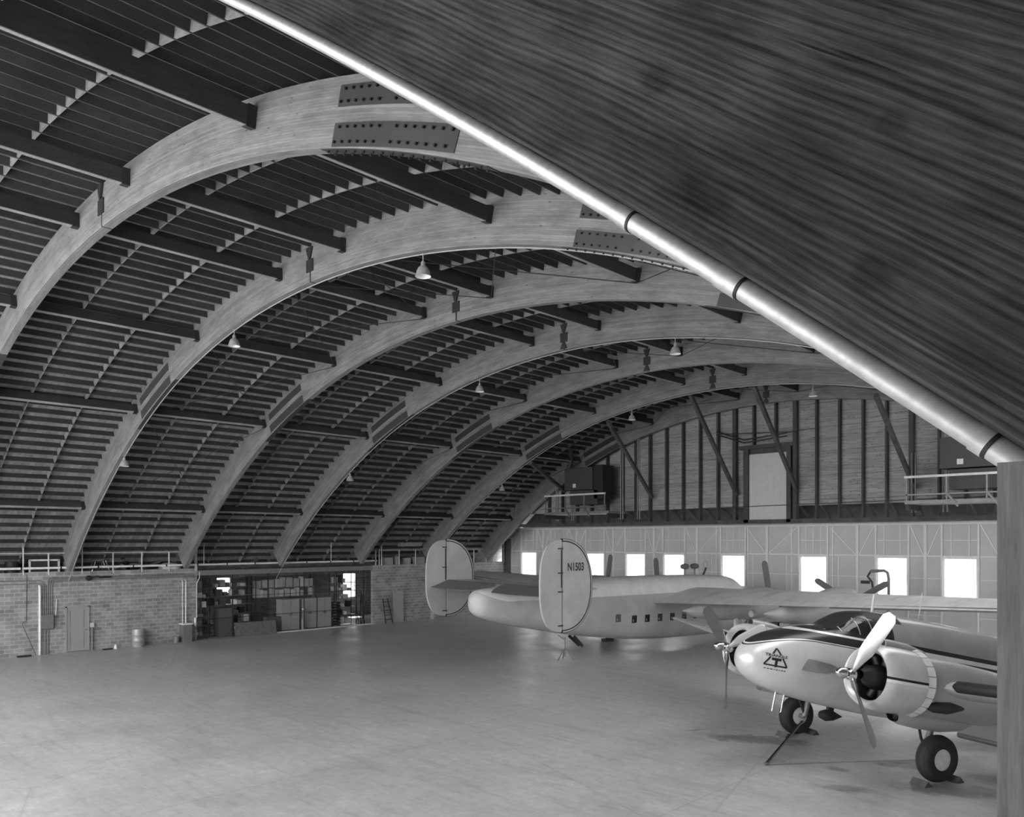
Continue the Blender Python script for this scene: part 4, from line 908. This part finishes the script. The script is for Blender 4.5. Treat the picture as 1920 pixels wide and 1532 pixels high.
# emblem
def onside(u_, v_, off=.008, x0=3.33, z0=2.03): x = x0-u_; z = z0+v_; return (x, ysurf(GTs, x, z)+off, z)
def poly_line(m, a, b, wd, n=14):
    a = Vector(a); b = Vector(b); d = (b-a).normalized(); p = Vector((-d.y, d.x))*wd/2; vs = []
    for i in range(n+1):
        c = a+(b-a)*i/n; vs += [onside(*(c+p)), onside(*(c-p))]
    m.add(vs, [(2*i, 2*i+1, 2*i+3, 2*i+2) for i in range(n)])
m = MB(); A_, B_, C_ = (-.0, .2), (-.24, -.19), (.24, -.19)
for a, b in ((A_, (-.08, .07)), ((-.125, -.005), B_), (A_, (.08, .07)), ((.125, -.005), C_), (B_, C_)): poly_line(m, a, b, .035)
poly_line(m, (-.1, -.045), (.1, -.045), .06); poly_line(m, (0, -.05), (0, -.22), .055)
em = m.build('emblem', 'text_ink', TW)
vs, fs = text_mesh('TRIANGLE', .085, sx=1.15)
m = MB(); m.add([onside(a, b+.032) for a, b in vs], fs); m.build('lettering', 'text_ink', em)
m = MB(); q = -.22
while q < .24:
    l_ = rnd.uniform(.02, .05); poly_line(m, (q, -.275), (q+l_, -.275), .02, 2); q += l_+.022
m.build('caption_line', 'steel_dark', em)
# chin intake and antennas
MB().tube([(3.2, 0, 1.32), (2.6, 0, 1.22)], [.12, .05], 14, False).build('chin_scoop', 'twin_grey', TW, True)
for x in (2.8, 2.55): MB().tube([(x, .08, 1.26), (x+.02, .08, .78), (x+.12, .08, .76)], .017, 8).build('pitot_mast', 'chrome', TW, True)
MB().tube([(1.42, 0, .86), (1.35, 0, .86), (1.2, 0, .86), (1.0, 0, .87), (.72, 0, .88)], [.01, .09, .14, .12, .01], 14).build('antenna_pod', 'black', TW, True)
MB().bar((1.1, 0, .9), (1.1, 0, 1.1), .08, .16).build('pod_mast', 'black', TW)
for x in (.3, -1.2): MB().tube([(x, 0, 3.5), (x, 0, 4.25 if x < 0 else 3.95)], .03 if x > 0 else .01, 8).build('antenna_mast', 'pale_paint', TW, True)
# engines, nacelles, propellers, gear, wings
for sd_, yc in ((1, 2.2), (-1, -2.25)):
    zc = 2.02
    rings = []
    for x, r_ in ((2.22, .50), (2.34, .56), (2.36, .60), (2.30, .645), (2.15, .685), (1.9, .705), (1.5, .70), (1.36, .695)):
        rings.append(sup(r_, r_, 2, 48, lambda a, b: (x, yc+a, zc+b)))
    cw = MB().loft(rings, False).build('cowling', 'cowl_skin', TW, 60)
    MB().lathe([(.50, 2.22), (.5, 1.7), (0, 1.7)], (0, yc, zc), (1, 0, 0), 40).build('intake_wall', 'black', cw, 40)
    for i in range(9):
        q = 2*PI*i/9; MB().tube([(1.9, yc+.15*math.cos(q), zc+.15*math.sin(q)), (1.9, yc+.47*math.cos(q), zc+.47*math.sin(q))], [.08, .1], 10).build('cylinder', 'engine_black', cw, 40)
    MB().lathe([(.27, 1.75), (.27, 2.1), (.2, 2.3), (.12, 2.42), (.1, 2.5)], (0, yc, zc), (1, 0, 0), 24).build('gear_case', 'engine_black', cw, 40)
    fl = MB()
    for i in range(20):
        q0, q1 = 2*PI*i/20+.012, 2*PI*(i+1)/20-.012; vs = []
        for x, r_ in ((1.36, .70), (1.2, .735), (1.2, .72), (1.36, .685)):
            for q in (q0, (q0+q1)/2, q1): vs.append((x, yc+r_*math.cos(q), zc+r_*math.sin(q)))
        fl.add(vs, [(0, 1, 4, 3), (1, 2, 5, 4), (3, 4, 7, 6), (4, 5, 8, 7), (6, 7, 10, 9), (7, 8, 11, 10)])
    fl.build('cowl_flaps', 'pale_paint', cw)
    rings = []
    for x, r_, h, dz in ((1.4, .58, .58, 0), (.9, .62, .64, -.02), (0, .62, .66, -.04), (-1.0, .58, .62, -.05), (-2.2, .4, .48, 0), (-3.4, .1, .12, .1)):
        rings.append(sup(r_, h, 2.1, 36, lambda a, b: (x, yc+a, zc+dz+b)))
    MB().loft(rings).build('nacelle', 'twin_grey', TW, 50)
    # oil cooler scoop below
    rings = []
    for x, r_, z in ((1.5, .16, 1.32), (1.35, .2, 1.31), (.9, .23, 1.31), (.3, .24, 1.32), (-.3, .2, 1.36), (-.8, .08, 1.45)): rings.append(sup(r_*1.1, r_, 2, 24, lambda a, b: (x+b*.5, yc+a, z+b)))
    sc = MB().loft(rings, False).build('oil_scoop', 'twin_grey', TW, 50)
    MB().lathe([(.15, 0), (.13, -.15), (0, -.2)], (1.47, yc, 1.32), (1, 0, .15), 20).build('scoop_throat', 'black', sc, 40)
    # top intake scoop
    rings = [sup(r_, r_*.75, 2, 20, lambda a, b: (x, yc+a, z+b)) for x, r_, z in ((2.05, .13, 2.74), (1.9, .16, 2.73), (1.4, .15, 2.72), (.9, .08, 2.68))]
    MB().loft(rings, True).build('top_scoop', 'twin_grey', TW, 50)
    MB().lathe([(.10, 0), (.0, 0)], (2.06, yc, 2.74), (1, 0, 0), 16).build('scoop_opening', 'black', TW)
    # exhaust stack
    MB().tube([(1.15, yc+.42*sd_, 1.66), (.95, yc+.5*sd_, 1.64), (.6, yc+.53*sd_, 1.66), (.0, yc+.5*sd_, 1.72)], [.06, .13, .14, .03], 14).build('exhaust_fairing', 'steel_dark', TW, True)
    # propeller
    hb_ = MB(); hb_.lathe([(.0, 3.08), (.06, 3.05), (.105, 2.98), (.12, 2.88), (.11, 2.8), (.08, 2.77), (.12, 2.73), (.13, 2.62), (.1, 2.5), (.1, 2.4)], (0, yc-.05*sd_, zc-.03), (1, 0, 0), 24); hub = hb_.build('propeller_hub', 'chrome', TW, 40)
    angs = (58, 180, -55) if sd_ > 0 else (25, 143, -77)
    for i, q in enumerate(angs):
        m = MB(); blade(m, (2.68, yc-.05*sd_, zc-.03), R(q), 1.58, .3, .42, .06, hand=1); m.build('propeller_blade', 'prop_lit' if i == 0 else 'prop_paint', TW, 60)  # one blade per propeller in brighter metal, its caught light put into colour
        m = MB(); c = Vector((2.68, yc-.05*sd_, zc-.03)); rd = Vector((0, math.cos(R(q)), math.sin(R(q)))); m.tube([c+rd*.02, c+rd*.16], .06, 12); m.build('blade_root', 'chrome', TW, True)
    # landing gear
    wz = .51/math.cos(PITCH); 
    leg = MB().tube([(.0, yc-.28*sd_, 1.5), (.1, yc-.28*sd_, .55)], .07, 12).build('gear_leg', 'steel_grey', TW, True)
    MB().tube([(.1, yc-.3*sd_, .55), (.1, yc, .53)], .06, 10).build('axle', 'steel_grey', leg, True)
    MB().tube([(.55, yc-.2*sd_, 1.3), (.3, yc-.28*sd_, .9), (.12, yc-.28*sd_, .62)], .03, 8).build('drag_brace', 'steel_dark', leg, True)
    wheel(TW, (.1, yc+.03*sd_, .52), .51, .36, 'tyre', 'box_pale')
    MB().loft([sup(.12, .24, 2, 16, lambda a, b: (x+b, yc+.1*sd_+a, z)) for x, z in ((.35, 1.35), (.38, 1.05), (.3, .95))]).build('mud_guard', 'steel_dark', TW, True) if sd_ < 0 else None
    # wing
    rings = []
    for a in (.5, 1.6, 2.6, 3.0, 5, 7, 8.8, 9.35, 9.5):
        t = (a-.6)/9.4; y_ = sd_*a; z = 2.0+.07*max(0, a-2.2); xl = 1.15-1.25*t; ch = (3.3-2.1*t)*(1 if a < 9.45 else .5)
        rings.append(airfoil(xl-ch, xl, y_, z-.02, z, .5*(1-t)+.1*t))
    MB().loft(rings).build('wing', 'twin_grey', TW, 50)
    MB().tube([(1.08-.133*(a-3), sd_*a, 2.12+.07*(a-3)) for a in (3.2, 3.3, 5.4, 5.5)], [.04, .12, .12, .04], 14).build('intake_slot', 'black', TW, True)
    y0_, y1_ = sd_*.95, sd_*6.6
    fp = MB(); fp.loft([[(-1.45, y_, 1.45+dz), (-1.4, y_, 1.42+dz), (-1.95, y_, .98+dz), (-2.0, y_, 1.02+dz)] for y_, dz in ((y0_, 0), (y1_, .12))]); fp = fp.build('flap', 'twin_grey', TW)
    MB().tube([(-1.97, y0_, .97), (-1.97, y1_, 1.09)], .075, 14).build('flap_tube', 'prop_paint', fp, True)
# tail for completeness beyond the frame
MB().loft([airfoil(-9.0, -7.6, y_, 3.0, 3.0, .12) for y_ in (-2.6, 0, 2.6)]).build('tailplane', 'twin_grey', TW)
for sd_ in (-1, 1):
    m = MB(); m.prism([(-7.6+math.cos(q)*(.75)-.3, 3.0+1.2*math.sin(q)) for q in [2*PI*i/24 for i in range(24)]], lambda u_, v_, s2: (u_, sd_*2.6+(.04 if s2 else -.04), v_)); m.build('fin', 'twin_grey', TW)
m = MB(); m.tube([(-8.2, 0, 2.3), (-8.4, 0, 1.75)], .05, 8); m.build('tail_leg', 'steel_grey', TW)
# tow bar, rope and chocks
ft = (-8.6, 17.33)
t_ = thing('tow_bar', 'dark tow bar sloping from the far wheel down to the floor', 'tow bar', (ft[0], ft[1], 0))
MB().tube([(0, 0, .04), (-.62, 3.3, .38)], .035, 8).build('bar', 'steel_dark', t_, True); MB().lathe([(.03, -.02), (.07, 0), (.03, .02)], (0, 0, .05), (0, 0, 1), 12).build('towing_eye', 'steel_grey', t_, True)
tag(MB().tube([(ft[0], ft[1], .03), (-7.5, 18.75, .02), (-6.1, 20.3, .02), (-5.7, 19.6, .03)], .016, 6).build('tow_rope', 'rope'), 'thin pale rope stretched across the floor to the near wheel', 'rope')
for (x, y_), lb in (((-5.34, 18.66), 'near'), ((-9.35, 20.63), 'far')):
    for s2 in (-1, 1):
        c = Vector((x, y_, 0))+Vector((-.441, -.897, 0))*s2*.44; t_ = Matrix.Rotation(fh, 3, 'Z'); m = MB()
        m.prism([(-.14*s2, 0), (.1*s2, 0), (-.1*s2, .16)] if 0 else [(.12*s2, 0), (-.1*s2, 0), (.02*s2, .13)], lambda u_, v_, sd_: c+t_ @ Vector((u_, .2 if sd_ else -.2, v_)))
        tag(m.build('wheel_chock', 'dark_wood'), 'dark wheel chock %s the %s main wheel' % ('in front of' if s2 > 0 else 'behind', lb), 'chock', 'wheel chocks')
# engine hoist beyond the big wing
t_ = thing('engine_hoist', 'gooseneck engine hoist standing in front of the hangar doors', 'hoist', (-13.07, 38.5, 0))
MB().tube([(0, 0, 0), (0, 0, 3.5), (-.05, 0, 3.75), (-.2, 0, 3.84), (-.8, 0, 3.8)], .07, 10).build('mast', 'steel_grey', t_, True)
MB().tube([(-.8, 0, 3.8), (-.95, 0, 3.55), (-.75, 0, 3.3), (-.65, 0, 2.6)], .05, 8).build('hose', 'steel_dark', t_, True)
MB().b2(-1.25, -.85, -.08, .08, 3.2, 3.35).build('hook_block', 'steel_dark', t_, bevel=.03)
m = MB(); m.b2(-.9, .5, -.45, -.37, 0, .12); m.b2(-.9, .5, .37, .45, 0, .12); m.b2(-.08, .08, -.45, .45, 0, .14); m.build('base', 'steel_dark', t_)
# things under the big wing, beyond the foreground nose
t_ = thing('work_bench', 'long cluttered bench beyond the foreground aircraft nose', 'bench', (-13.2, 30.5, 0))
MB().b2(-2.3, 2.6, -.4, .4, 1.55, 1.65).build('bench_top', 'pale_paint', t_)
for x in (-2.2, 0, 2.5):
    for y_ in (-.35, .35): MB().b2(x-.04, x+.04, y_-.04, y_+.04, 0, 1.55).build('leg', 'steel_dark', t_)
for i in range(9):
    x = -14.9+i*.42; h = rnd.uniform(.1, .32); mt = rnd.choice(['box_pale', 'steel_grey', 'black', 'white_paint'])
    tag(MB().b2(x, x+rnd.uniform(.15, .38), 30.3, 30.7, 1.651, 1.65+h).build('bench_part', mt, bevel=.01), {'box_pale': 'pale', 'steel_grey': 'grey', 'black': 'black', 'white_paint': 'white'}[mt]+' part lying on the cluttered bench', 'part', 'parts on the bench')
